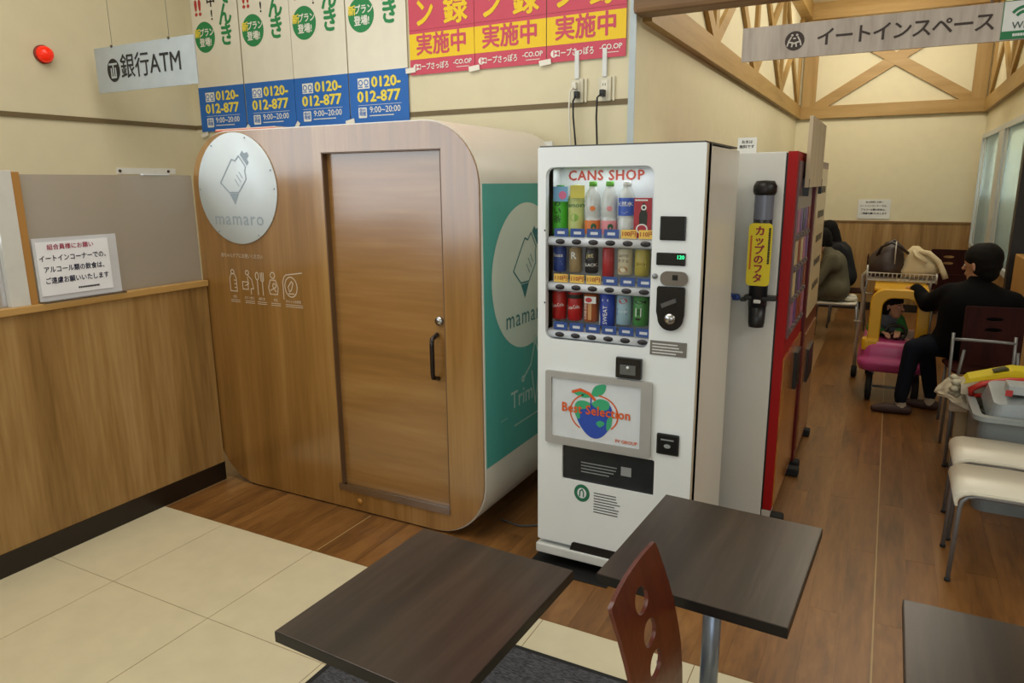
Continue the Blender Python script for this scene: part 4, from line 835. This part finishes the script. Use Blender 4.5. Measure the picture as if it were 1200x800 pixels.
# crumpled clear bag on it
rb = random.Random(3); b = MB(); bmesh.ops.create_icosphere(b.b, subdivisions=4, radius=1)
for v in b.b.verts:
    d_n = Vector(v.co); k = 1+.035*math.sin(d_n.x*17+d_n.y*9)*math.cos(d_n.y*15+d_n.z*8)+.02*math.sin(d_n.x*31-d_n.y*27)
    v.co = Vector((d_n.x*.22, d_n.y*.27, max(-.02, d_n.z*.055)))*k
    if d_n.y < -.55 or d_n.x < -.7: v.co.z -= .05*max(0, -d_n.y-.55, -d_n.x-.7)/.45
o = b.build('plastic_bag', mat('#c6c0ae', .2, noise=.12, spec=.8)); o.location = (.57, 4.86, .47); tag(o, 'crumpled whitish plastic bag on the steel chair beside the grey tub', 'bag')
# grey tub
t = thing('storage_tub', 'grey plastic tub with a wide rim behind the white-seated chairs', 'tub', (.76, 4.42, 0))
def frustum(b, x0, y0, x1, y1, z0, X0, Y0, X1, Y1, z1, r=.05, seg=5, mi=0, cap0=True, cap1=True):
    A = [b.b.verts.new((p[0], p[1], z0)) for p in rrect(x0, y0, x1, y1, r, seg)]; B = [b.b.verts.new((p[0], p[1], z1)) for p in rrect(X0, Y0, X1, Y1, r, seg)]; n = len(A)
    for i in range(n): f = b.b.faces.new((A[i], A[(i+1) % n], B[(i+1) % n], B[i])); f.material_index = mi
    if cap0: b.b.faces.new(A[::-1])
    if cap1: b.b.faces.new(B)
    return b
TUB = mat('#7b8386', .3, noise=.03)
frustum(MB(), .53, 4.17, .90, 4.72, .0, .50, 4.14, .93, 4.76, .50, cap1=False).build('body', TUB, t, w=True)
frustum(MB(), .54, 4.18, .89, 4.71, .02, .52, 4.16, .91, 4.74, .50, cap1=False).build('liner', mat('#9aa0a0', .35), t, w=True)
plate('rim', [rrect(.475, 4.12, .94, 4.785, .06, 6), rrect(.515, 4.16, .905, 4.745, .04, 6)], -.012, .012, mat('#8f989a', .25, noise=.02), t)
rm = t.children[-1]; rm.data.transform(XZ.inverted()); rm.data.transform(Matrix.Translation((0, 0, .51))); rm.data.transform(t.matrix_basis.inverted())
# translucent lid leaning on the tub
lid = thing('tub_lid', 'pale translucent lid lying tilted on the grey tub', 'lid', (.74, 4.35, .53), 0)
frustum(MB(), -.2, -.17, .18, .2, .0, -.17, -.14, .16, .17, .085, .04).build('lid_shell', mat('#8e9698', .22, noise=.03), lid); lid.children[0].rotation_euler = (R(9), R(-6), 0)
MB().box((-.12, -.1, .09), (.02, .02, .14), bev=.006).build('handle_block', mat('#aab2b4', .3), lid)
st_ = MB().box((-.13, -.115, .085), (-.1, -.108, .115)).build('red_sticker', mat('#b03030', .5, noise=0), lid)
# yellow and red carrier
cy = thing('cleaning_case', 'yellow-topped white plastic case with a long red handle behind the grey tub lid', 'case', (.62, 4.62, .52))
pf = [(-.17, 0), (-.175, .05), (-.14, .09), (-.02, .13), (.06, .155), (.2, .155), (.26, .12), (.28, 0)]
MB().prism(pf, -.07, .07).build('case_body', mat('#cfc8b0', .35), cy)
MB().prism([(-.165, .06), (-.14, .092), (-.02, .133), (.06, .16), (.2, .16), (.25, .13), (.06, .12), (-.06, .095)], -.075, .075).build('yellow_lid', mat('#d8c61c', .35), cy)
MB().prism([(-.03, .137), (.04, .158), (.02, .166), (-.035, .143)], -.055, .0).build('grip_opening', mat('#3a3512', .6), cy)
MB().tube([(-.12, -.09, .0), (-.13, -.1, .04), (-.08, -.1, .075), (.04, -.1, .11), (.16, -.1, .12), (.24, -.1, .09)], .017, 10).build('handle', mat('#b52a20', .35), cy)
MB().tube([(-.12, -.09, .0), (-.03, -.09, .02), (.08, -.09, .045)], .012, 10).build('handle_bar', mat('#b52a20', .35), cy)
bg = MB()
for k in range(9):
    q = random.Random(k); bg.ball((-.2+q.uniform(-.015, .02), -.05+q.uniform(-.03, .05), -.02+k*.012), .022, (1, 1, .8), 8)
bg.build('foam_nuggets', mat('#b9b49c', .6), cy, kind='stuff')
s = thing('cream_post', 'cream upright panel standing between the plastic bag and the grey tub', 'panel', (.49, 4.8, 0)); MB().box((-.03, -.02, 0), (.03, .02, .42), bev=.004).build('panel', mat('#b5a583', .5), s); MB().box((-.04, -.03, 0), (.04, .03, .01)).build('foot', RUBBER, s)

# dark plywood chairs in the annex
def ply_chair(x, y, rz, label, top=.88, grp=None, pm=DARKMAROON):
    s = thing('dining_chair', label, 'chair', (x, y, 0), rz, grp)
    plate('backrest', [rrect(-.17, .50, .17, top, .015, 3), oval(0, top-.08, .05, .014), oval(0, top-.15, .05, .014)], .185, .197, pm, s)
    MB().prism(rrect(-.19, -.2, .19, .18, .04, 4), .43, .445, axis='Z').build('seat', pm, s)
    for sx in (-1, 1):
        MB().tube([(sx*.17, -.17, 0), (sx*.165, -.15, .42)], .010).build('leg', STEEL, s)
        MB().tube([(sx*.17, .22, 0), (sx*.165, .19, .43), (sx*.15, .205, .6)], .010).build('leg', STEEL, s)
    return s
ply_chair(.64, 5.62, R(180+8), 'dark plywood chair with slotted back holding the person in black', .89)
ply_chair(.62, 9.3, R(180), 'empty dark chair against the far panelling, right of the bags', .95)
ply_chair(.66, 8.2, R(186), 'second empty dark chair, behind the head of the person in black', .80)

# ================================================================ PEOPLE
def capsule(b, p, q, r0, r1, seg=14, rr_=5):
    p = Vector(p); q = Vector(q); d = q-p; L = d.length
    if L < 1e-5: b.ball(p, r0, seg=seg); return
    d.normalize(); a = Vector((0, 0, 1)) if abs(d.z) < .9 else Vector((1, 0, 0)); u = d.cross(a).normalized(); v = d.cross(u)
    rings = []
    for k in range(rr_+1):
        t = R(-90 + 90*k/rr_); rings.append((p + d*(r0*math.sin(t)), r0*math.cos(t)))
    for k in range(rr_+1):
        t = R(90*k/rr_); rings.append((q + d*(r1*math.sin(t)), r1*math.cos(t)))
    vs = []
    for c_, r_0 in rings:
        r_0 = max(r_0, 1e-4); vs.append([b.b.verts.new(c_ + (u*math.cos(2*math.pi*k/seg)+v*math.sin(2*math.pi*k/seg))*r_0) for k in range(seg)])
    for A, B in zip(vs, vs[1:]):
        for k in range(seg): b.b.faces.new((A[k], B[k], B[(k+1) % seg], A[(k+1) % seg]))
    b.b.faces.new(vs[0]); b.b.faces.new(vs[-1][::-1])
def body(parent, caps, mats, voxel, name='body', smooth_it=6, cloth=(), cloth_it=50):
    """caps: (p, q, r0, r1, material index); one continuous surface by voxel remesh; materials by nearest bone"""
    b = MB()
    for p, q, r0, r1, mi in caps: capsule(b, p, q, r0, r1)
    bmesh.ops.recalc_face_normals(b.b, faces=b.b.faces)
    me = bpy.data.meshes.new('t'); b.b.to_mesh(me); b.b.free(); o = bpy.data.objects.new('t', me); C.objects.link(o)
    md = o.modifiers.new('r', 'REMESH'); md.mode = 'VOXEL'; md.voxel_size = voxel; md.use_smooth_shade = True
    ms = o.modifiers.new('s', 'SMOOTH'); ms.iterations = smooth_it; ms.factor = .5
    dg = bpy.context.evaluated_depsgraph_get(); m2_ = bpy.data.meshes.new_from_object(o.evaluated_get(dg)); bpy.data.objects.remove(o)
    seg = [(Vector(p), Vector(q)-Vector(p), r0, r1, mi) for p, q, r0, r1, mi in caps]
    m2_.materials.clear()
    for pl in m2_.polygons:
        c_ = pl.center; best = 1e9; bi = 0
        for p, d, r0, r1, mi in seg:
            l2 = d.length_squared; t = max(0, min(1, (c_-p).dot(d)/l2)) if l2 > 1e-9 else 0
            ds = (c_-(p+d*t)).length - (r0+(r1-r0)*t)
            if ds < best: best = ds; bi = mi
        pl.material_index = bi; pl.use_smooth = True
    if cloth:
        bb = bmesh.new(); bb.from_mesh(m2_); vs = [v for v in bb.verts if all(f.material_index in cloth for f in v.link_faces)]
        for _ in range(cloth_it): bmesh.ops.smooth_vert(bb, verts=vs, factor=.5, use_axis_x=True, use_axis_y=True, use_axis_z=True)
        bb.to_mesh(m2_); bb.free()
    return link(name, m2_, mats, parent, w=True)
def hand(wrist, dirv, palm_n, side, mi, size=1.0, curl=.35):
    """palm plus five fingers; dirv towards fingers, palm_n out of the palm, side = thumb side"""
    w_ = Vector(wrist); d = Vector(dirv).normalized(); n = Vector(palm_n); n = (n-d*n.dot(d)).normalized(); s_ = d.cross(n)*side; caps = []
    for k in (-.028, -.01, .01, .028): caps.append((w_+d*.02*size+s_*k*size*.7, w_+d*.085*size+s_*k*size, .013*size, .011*size, mi))
    for k, (off, L) in enumerate(((.031, .068), (.011, .078), (-.010, .072), (-.030, .056))):
        a = w_+d*.088*size+s_*off*size; c1 = (d+n*curl).normalized(); c2 = (d+n*curl*2.6).normalized(); c3 = (d+n*curl*4.5).normalized()
        p1 = a+c1*L*.45*size; p2 = p1+c2*L*.32*size; p3 = p2+c3*L*.23*size
        caps += [(a, p1, .0092*size, .0085*size, mi), (p1, p2, .0085*size, .0078*size, mi), (p2, p3, .0078*size, .007*size, mi)]
    t0 = w_+d*.03*size+s_*.03*size; t1 = t0+(d*.6+s_*.8+n*.2).normalized()*.035*size; t2 = t1+(d*.9+s_*.3+n*.3).normalized()*.03*size
    caps += [(t0, t1, .013*size, .010*size, mi), (t1, t2, .010*size, .0085*size, mi)]
    return caps
def head_caps(c, face, up, mi, s=1.0):
    c = Vector(c); f = Vector(face).normalized(); u = Vector(up); u = (u-f*u.dot(f)).normalized(); r = f.cross(u)
    k = [(c+u*.03*s-f*.012*s, c+u*.03*s+f*.005*s, .085*s, .082*s, mi), (c-u*.02*s+f*.02*s, c-u*.075*s+f*.045*s, .062*s, .035*s, mi),
         (c+u*.005*s+f*.085*s, c-u*.02*s+f*.1*s, .009*s, .013*s, mi),        # nose
         (c-u*.05*s+f*.078*s-r*.012*s, c-u*.05*s+f*.078*s+r*.012*s, .011*s, .011*s, mi)]
    for q in (-1, 1): k.append((c+r*q*.08*s+u*.01*s, c+r*q*.08*s-u*.025*s, .012*s, .008*s, mi))
    return k
def face_bits(par, c, face, up, s=1.0):
    c = Vector(c); f = Vector(face).normalized(); u = Vector(up); u = (u-f*u.dot(f)).normalized(); r = f.cross(u)
    for q in (-1, 1):
        MB().ball(c+r*q*.03*s+f*.074*s+u*.005*s, .0095*s, seg=10).build('eye', mat('#e8e4dc', .3, noise=0), par, w=True)
        MB().ball(c+r*q*.031*s+f*.0815*s+u*.005*s, .005*s, seg=8).build('iris', mat('#1c120c', .3, noise=0), par, w=True)
        capb = MB(); capsule(capb, c+r*q*.018*s+f*.083*s+u*.022*s, c+r*q*.045*s+f*.073*s+u*.022*s, .003*s, .003*s, 6, 2); capb.build('eyebrow', mat('#1c1410', .8, noise=0), par, w=True)
    capb = MB(); capsule(capb, c-r*.016*s+f*.086*s-u*.05*s, c+r*.016*s+f*.086*s-u*.05*s, .0035*s, .0035*s, 6, 2); capb.build('mouth', mat('#9c4a40', .5, noise=0), par, w=True)
def hair(par, caps, col='#0b0807', voxel=.009):
    return body(par, [c_+(0,) for c_ in caps], [mat(col, .8, spec=.25, noise=.2)], voxel, 'hair', 3)
SKIN = mat('#c08f70', .55, noise=.03); SKINK = mat('#c99a7c', .55, noise=.03)
# --- person in black sitting by the cart
BLK = mat('#0a0a0c', .9, spec=.15, noise=.1); NVY = mat('#0e1320', .85, spec=.2, noise=.1); SHOE = mat('#3a2420', .6, noise=.1); SOCK = mat('#a89c8a', .8)
p1 = thing('person', 'person in black sitting with back to us, one arm on the toy-car cart', 'person', (.56, 5.85, 0))
pel = Vector((.61, 5.86, .58)); ch = Vector((.61, 5.82, .83)); nk = Vector((.59, 5.83, 1.0)); hd = Vector((.59, 5.84, 1.115))
fc = Vector((-.85, .5, -.1)); upv = Vector((-.05, 0, 1))
ls = Vector((.44, 5.85, .905)); rs = Vector((.79, 5.78, .87)); le = Vector((.31, 6.0, .80)); lw = Vector((.235, 6.10, .90)); re = Vector((.85, 5.98, .64)); rw = Vector((.64, 6.14, .62))
lk = Vector((.245, 5.82, .50)); la = Vector((.20, 5.79, .13)); rk = Vector((.33, 6.03, .50)); ra = Vector((.40, 6.0, .13))
caps = [(pel+Vector((-.10, 0, .0)), pel+Vector((.12, 0, 0)), .16, .17, 0), (pel+Vector((-.06, 0, .05)), ch+Vector((-.06, 0, 0)), .18, .18, 0), (pel+Vector((.03, 0, .05)), ch, .18, .185, 0), (pel+Vector((.10, 0, .05)), ch+Vector((.11, 0, 0)), .15, .14, 0), (ch+Vector((-.08, 0, 0)), ch+Vector((.12, 0, -.02)), .145, .145, 0),
        (ls+Vector((.05, 0, -.03)), rs+Vector((-.05, 0, -.02)), .10, .10, 0), (ch, nk, .14, .065, 0), (nk-Vector((0, 0, .03)), hd, .055, .05, 2),
        (ls, le, .085, .068, 0), (le, lw, .066, .045, 0), (rs, re, .088, .068, 0), (re, rw, .062, .042, 0),
        (pel+Vector((-.07, 0, -.03)), lk, .10, .07, 1), (lk, la, .068, .052, 1), (pel+Vector((-.02, .06, -.03)), rk, .10, .07, 1), (rk, ra, .068, .052, 1),
        (la+Vector((0, 0, -.02)), la+Vector((.01, 0, -.07)), .036, .034, 4), (la+Vector((.05, 0, -.095)), la+Vector((-.10, -.015, -.095)), .036, .04, 3), (la+Vector((-.10, -.015, -.095)), la+Vector((-.165, -.02, -.103)), .04, .028, 3), (ra+Vector((.04, 0, -.095)), ra+Vector((-.14, .02, -.10)), .036, .032, 3), (ra, ra+Vector((0, 0, -.08)), .036, .034, 4)]
caps += head_caps(hd, fc, upv, 2, 1.08)
caps += hand(lw, (-.15, .3, -.05), (0, 0, -1), -1, 2) + hand(rw, (-1, .25, -.15), (0, 0, -1), 1, 2)
body(p1, caps, [BLK, NVY, SKIN, SHOE, SOCK], .0065, 'body', 4, (0, 1), 70)
face_bits(p1, hd, fc, upv, 1.08)
r0 = fc.normalized().cross(Vector((0, 0, 1)))
hb_ = fc.normalized()*-1
hair(p1, [(hd+hb_*.03+Vector((0, 0, .05)), hd+hb_*.0+Vector((0, 0, .055)), .107, .1), (hd+hb_*.05+Vector((0, 0, -.02)), hd+hb_*.055+Vector((0, 0, -.05)), .09, .07),
          (hd-r0*.045+hb_*.03, hd-r0*.05+hb_*.02+Vector((0, 0, -.03)), .055, .04), (hd+r0*.045+hb_*.03, hd+r0*.05+hb_*.02+Vector((0, 0, -.03)), .055, .04)])
# --- person in olive sweater, far left
def sitter(label, loc, back_top, cols_, headc, seatz=.45, fwd=(-1, 0, 0), lean=.12, hairlen=.1):
    x, y = loc; f = Vector(fwd).normalized(); r = f.cross(Vector((0, 0, 1)))
    s = thing('person', label, 'person', (x, y, 0)); P = lambda a, b_, z: Vector((x, y, 0)) + f*a + r*b_ + Vector((0, 0, z))
    pel = P(0, 0, seatz+.125); ch = P(lean, 0, seatz+.40); nk = P(lean+.08, 0, seatz+.55); hd = P(lean+.15, 0, seatz+.63); fc = (f*1 + Vector((0, 0, -.45))).normalized(); up = (Vector((0, 0, 1))+f*.45).normalized()
    caps = [(pel-r*.06, pel+r*.06, .135, .135, 0), (pel, ch, .14, .135, 0), (ch-r*.1, ch+r*.1, .11, .11, 0), (ch, nk, .1, .055, 0), (nk-Vector((0, 0, .02)), hd, .05, .048, 2)]
    for q in (-1, 1):
        sh = ch+r*q*.16+Vector((0, 0, .07)); el = P(lean+.12, q*.22, seatz+.2); wr = P(lean+.34, q*.1, seatz+.28)
        caps += [(sh, el, .062, .05, 0), (el, wr, .047, .034, 0)] + hand(wr, f+Vector((0, 0, .15)), Vector((0, 0, -1)), -q, 2)
        kn = P(.40, q*.1, seatz+.03); an = P(.36, q*.1, .1)
        caps += [(pel+r*q*.08-Vector((0, 0, .02)), kn, .085, .062, 1), (kn, an, .058, .042, 1), (an+Vector((0, 0, -.062))-f*.03, an+f*.14+Vector((0, 0, -.068)), .034, .028, 3)]
    caps += head_caps(hd, fc, up, 2)
    body(s, caps, [cols_[0], cols_[1], SKIN, SHOE], .0085, 'body', 4, (0, 1), 40); face_bits(s, hd, fc, up)
    bk = -fc; rr2 = fc.cross(up)
    hair(s, [(hd+bk*.03+up*.045, hd+up*.05, .097, .09), (hd+bk*.05-up*.02, hd+bk*.055-up*hairlen, .078, .055), (hd-rr2*.045+bk*.03, hd-rr2*.05+bk*.02-up*.03, .052, .04), (hd+rr2*.045+bk*.03, hd+rr2*.05+bk*.02-up*.03, .052, .04)], voxel=.011)
    return s
sitter('person in olive sweater sitting hunched towards the red machines', (-.43, 8.35), 0, (mat('#5a5542', .9, noise=.1), mat('#4e4938', .9, noise=.1)), 0, .43, (-1, .05, 0), .05, .05)
sitter('person in black with dark hair sitting beyond the olive sweater person', (-.40, 9.15), 0, (mat('#14151a', .9, noise=.1), mat('#15161c', .9, noise=.1)), 0, .47, (-1, .1, 0), .07, .16)
s = white_chair(-.42, 8.37, 'steel chair under the person in the olive sweater', R(-90), False)
s = ply_chair(-.36, 9.17, R(-90), 'dark plywood chair under the far person in black', .86)
s = thing('serving_table', 'small table in front of the two far seated people', 'table', (-1.04, 8.75, 0)); MB().box((-.16, -.6, .65), (.12, .6, .68), bev=.002).build('tabletop', TABLEWOOD, s); MB().lathe([(0, 0), (.15, 0), (.15, .01), (.025, .02), (.025, .65), (0, .65)]).build('column', STEEL, s)
b = MB(); b.ball((0, 0, .03), .07, (1.25, .9, .45), 14).ball((.03, 0, .055), .045, (1, .8, .6), 12)
o = b.build('cloth', mat('#d0ccbc', .8)); o.location = (-.30, 8.37, .425); tag(o, 'crumpled white cloth on the chair behind the olive sweater person', 'cloth')
# ================================================================ TOY-CAR SHOPPING CART
ct = thing('shopping_cart', 'shopping cart with a yellow-framed pink toy car front and white wire basket', 'cart', (.16, 6.4, 0))
YF = mat('#d8a41a', .3, noise=.02); PKM = mat('#c04a84', .3, noise=.02); CW = mat('#b9b4a4', .35, .3, noise=0)
# front and rear arches
def arch(y, yt, x0, x1, z0, z1, wd, dp, m, nm):
    out = rrect(x0, z0-.3, x1, z1, .11, 8); inn = rrect(x0+wd, z0-.4, x1-wd, z1-wd*.8, .075, 8)
    out = [p for p in out if p[1] > z0-.0]; inn = [p for p in inn if p[1] > z0-.0]
    poly = [(x1, z0)] + out + [(x0, z0), (x0+wd, z0)] + inn[::-1] + [(x1-wd, z0)]
    o = plate(nm, [poly], y, y+dp, m, ct, w=True, bev=.008)
    return o
a = arch(6.05, 0, -.065, .34, .42, .885, .085, .08, YF, 'front_arch'); 
a2 = arch(6.55, 0, -.06, .34, .40, .88, .05, .06, mat('#a86a18', .4), 'rear_arch')
MB().box((-.03, 6.14, .82), (.30, 6.58, .86), bev=.015).build('roof', mat('#c85a1c', .4), ct, w=True)
MB().box((-.05, 6.12, .858), (.325, 6.6, .884), bev=.014).build('roof_top', YF, ct, w=True)
# body shell: pink tub
def loft(b, secs, seg=None):
    rings = [[b.b.verts.new(p) for p in s_] for s_ in secs]; n = len(rings[0])
    for A, B in zip(rings, rings[1:]):
        for i in range(n): f = b.b.faces.new((A[i], A[(i+1) % n], B[(i+1) % n], B[i])); f.smooth = True
    b.b.faces.new(rings[0][::-1]); b.b.faces.new(rings[-1]); return b
sec = lambda z, g, r=.07: [(p[0], p[1], z) for p in rrect(-.12+g, 6.0+g, .37-g, 6.66-g*.5, r, 5)]
loft(MB(), [sec(.235, .06), sec(.25, .02), sec(.30, .0), sec(.335, .0), sec(.345, .018), sec(.37, .02), sec(.43, .022), sec(.475, .035), sec(.48, .05)]).build('car_body', PKM, ct, w=True)
MB().box((-.02, 6.25, .475), (.28, 6.6, .482)).build('seat_well', mat('#5c2342', .5), ct, w=True)
MB().box((-.10, 6.03, .40), (.02, 6.15, .50), bev=.025).box((.27, 6.03, .40), (.37, 6.15, .50), bev=.025).build('pillar_foot', YF, ct, w=True)
MB().tube([(.13+.07*math.cos(k*math.pi/8), 6.19+.02*math.sin(k*math.pi/8), .53+.06*math.sin(k*math.pi/8)) for k in range(16)], .011, 8, closed=True).tube([(.06, 6.19, .53), (.2, 6.19, .53)], .009).tube([(.13, 6.19, .53), (.13, 6.16, .475)], .014).build('steering_wheel', BLACK, ct, w=True)
def wheel(x, y, r, wd, nm='wheel'):
    wq = MB().lathe([(0, -wd/2), (r-.012, -wd/2), (r, -wd/2+.01), (r, wd/2-.01), (r-.012, wd/2), (0, wd/2)], ce=(x, y, r), axis='X', seg=22).build(nm, RUBBER, ct, w=True)
    MB().lathe([(0, -wd/2-.004), (r*.45, -wd/2-.004), (r*.45, wd/2+.004), (0, wd/2+.004)], ce=(x, y, r), axis='X', seg=16).build('hub', mat('#b4b4b0', .4), wq, w=True)
for x, y, r in ((-.02, 6.12, .105), (.30, 6.12, .105), (-.15, 6.76, .055), (-.04, 6.9, .055), (.33, 6.78, .055), (.24, 6.92, .055)): wheel(x, y, r, .045)
MB().tube([(-.02, 6.12, .105), (.30, 6.12, .105)], .01).build('axle', STEEL, ct, w=True)
MB().tube([(-.0, 6.15, .2), (-.13, 6.7, .2), (-.13, 6.78, .2)], .012).tube([(.28, 6.15, .2), (.33, 6.78, .2)], .012).build('chassis', STEEL, ct, w=True)
# handle frame at the rear left
MB().tube([(-.15, 6.76, .09), (-.155, 6.76, .3), (-.135, 6.76, .6), (-.13, 6.76, .74), (-.15, 6.76, .80), (-.15, 6.76, .90), (-.12, 6.76, .935), (-.06, 6.76, .935)], .016).build('side_frame', CW, ct, w=True)
MB().tube([(.33, 6.78, .09), (.35, 6.78, .8), (.36, 6.78, .92)], .014).build('side_frame', CW, ct, w=True)
MB().tube([(-.15, 6.76, .76), (-.10, 6.76, .745), (-.03, 6.76, .745)], .008).tube([(-.19, 6.76, .5), (-.12, 6.74, .5)], .008).build('cross_wire', CW, ct, w=True)
wb = MB(); z0, z1 = .905, .965
X0, X1, Y0, Y1 = -.115, .375, 6.42, 6.95
for z in (z0, z1): wb.tube([(X0, Y0, z), (X1, Y0, z), (X1, Y1, z), (X0, Y1, z)], .006 if z == z1 else .004, 6, closed=True, smooth=False)
for k in range(17): x = X0+(X1-X0)*k/16; wb.tube([(x, Y0, z1), (x, Y0, z0), (x, Y1, z0), (x, Y1, z1)], .0025, 5)
for k in range(1, 14): y = Y0+(Y1-Y0)*k/14; wb.tube([(X0, y, z1), (X0, y, z0), (X1, y, z0), (X1, y, z1)], .0025, 5)
wb.tube([(X0, Y0, z0-.01), (X0, Y0, z1+.06)], .007).tube([(X1, Y0, z0-.01), (X1, Y0, z1+.005)], .007)
wb.build('wire_basket', mat('#c9c9c2', .35, .4, noise=0), ct, w=True)
# bags
def bag(name, label, secs, m, straps, sm, crump=.05, extra=()):
    s = thing(name, label, 'bag', (secs[0][0], secs[0][1], secs[0][2]))
    b = MB(); rings = []
    for cx_, cy_, z, rx, ry in secs:
        rings.append([b.b.verts.new((cx_+rx*math.cos(a)*(1+crump*math.sin(5*a+z*60)), cy_+ry*math.sin(a)*(1+crump*math.cos(4*a-z*40)), z+.008*math.sin(3*a))) for a in [k*2*math.pi/28 for k in range(28)]])
    for A, B in zip(rings, rings[1:]):
        for i in range(28): f = b.b.faces.new((A[i], A[(i+1) % 28], B[(i+1) % 28], B[i])); f.smooth = True
    b.b.faces.new(rings[0][::-1]); b.b.faces.new(rings[-1]); b.build('bag_body', m, s, w=True)
    for nm, pts, r in straps: MB().tube(pts, r, 8).build(nm, sm, s, w=True)
    return s
bag('handbag', 'dark brown handbag in the left half of the cart basket', [(.02, 6.62, .925, .12, .09), (.02, 6.62, .97, .135, .11), (.015, 6.63, 1.04, .135, .10), (.02, 6.64, 1.10, .115, .07), (.04, 6.64, 1.15, .08, .04), (.05, 6.64, 1.175, .05, .015)], mat('#33231c', .45, noise=.3),
    [('handle', [(-.06, 6.6, 1.08), (-.03, 6.57, 1.16), (.04, 6.56, 1.20), (.11, 6.58, 1.16), (.17, 6.6, 1.11)], .012), ('handle', [(-.05, 6.68, 1.08), (.0, 6.7, 1.18), (.06, 6.7, 1.205), (.14, 6.68, 1.13)], .012)], mat('#2a1c18', .4, noise=.1), .06)
o = MB().tube([(.075, 6.53, 1.03), (.073, 6.53, 1.21)], .005, 6).build('cart_tag_wire', mat('#c9c4b4', .5), ct, w=True)
bag('tote_bag', 'cream cloth tote bag slumped over the right end of the cart basket', [(.24, 6.62, .93, .13, .10), (.26, 6.62, .98, .145, .11), (.27, 6.62, 1.03, .125, .10), (.245, 6.62, 1.09, .09, .07), (.22, 6.62, 1.13, .06, .05), (.215, 6.62, 1.165, .025, .02)], mat('#c9b994', .8, noise=.06),
    [('strap', [(.24, 6.58, 1.13), (.31, 6.56, 1.12), (.38, 6.54, 1.06), (.42, 6.52, .98), (.44, 6.51, .93)], .022), ('strap', [(.2, 6.55, 1.14), (.22, 6.52, 1.1), (.3, 6.5, 1.05)], .012)], mat('#cfc09c', .8, noise=.05), .07)
# child in the toy car
kid = thing('person', 'small child with dark hair in green and grey clothes sitting inside the toy-car cart', 'person', (.10, 6.4, .48))
kp = Vector((.07, 6.42, .50)); kc = Vector((.07, 6.38, .59)); kh = Vector((.09, 6.34, .715)); kf = Vector((.9, -.4, -.05))
kc_ = [(kp-Vector((.04, 0, 0)), kp+Vector((.04, 0, 0)), .075, .075, 1), (kp, kc, .08, .075, 3), (kc-Vector((.05, 0, -.02)), kc+Vector((.05, 0, .02)), .055, .055, 3), (kc+Vector((0, 0, .03)), kh, .035, .035, 2),
       (kc+Vector((-.08, -.01, .02)), kc+Vector((-.12, -.08, -.06)), .04, .034, 0), (kc+Vector((-.12, -.08, -.06)), kc+Vector((-.03, -.17, -.06)), .033, .026, 0),
       (kc+Vector((.08, -.01, .02)), kc+Vector((.12, -.08, -.06)), .04, .034, 0), (kc+Vector((.12, -.08, -.06)), kc+Vector((.08, -.17, -.05)), .033, .026, 0),
       (kp+Vector((-.04, -.02, .0)), kp+Vector((-.05, -.15, .03)), .05, .042, 1), (kp+Vector((.04, -.02, .0)), kp+Vector((.05, -.15, .03)), .05, .042, 1)]
kc_ += head_caps(kh, kf, (0, 0, 1), 2, .86) + hand(kc+Vector((-.03, -.17, -.06)), (.4, -.6, -.1), (0, 0, -1), 1, 2, .6, .5) + hand(kc+Vector((.08, -.17, -.05)), (-.1, -.6, -.1), (0, 0, -1), -1, 2, .6, .5)
body(kid, kc_, [mat('#2a7a3a', .8, noise=.4), mat('#3c4656', .85), SKINK, mat('#59606c', .8, noise=.1)], .0055, 'body', 3, (0, 1, 3), 25); face_bits(kid, kh, kf, (0, 0, 1), .86)
kb = -kf.normalized(); kr = kf.normalized().cross(Vector((0, 0, 1)))
hair(kid, [(kh+kb*.025+Vector((0, 0, .04)), kh-kb*.0+Vector((0, 0, .045)), .084, .078), (kh+kb*.04+Vector((0, 0, -.01)), kh+kb*.045-Vector((0, 0, .035)), .065, .05), (kh-kr*.04+kb*.03, kh-kr*.045+kb*.02-Vector((0, 0, .02)), .045, .035), (kh+kr*.04+kb*.03, kh+kr*.045+kb*.02-Vector((0, 0, .02)), .045, .035)])
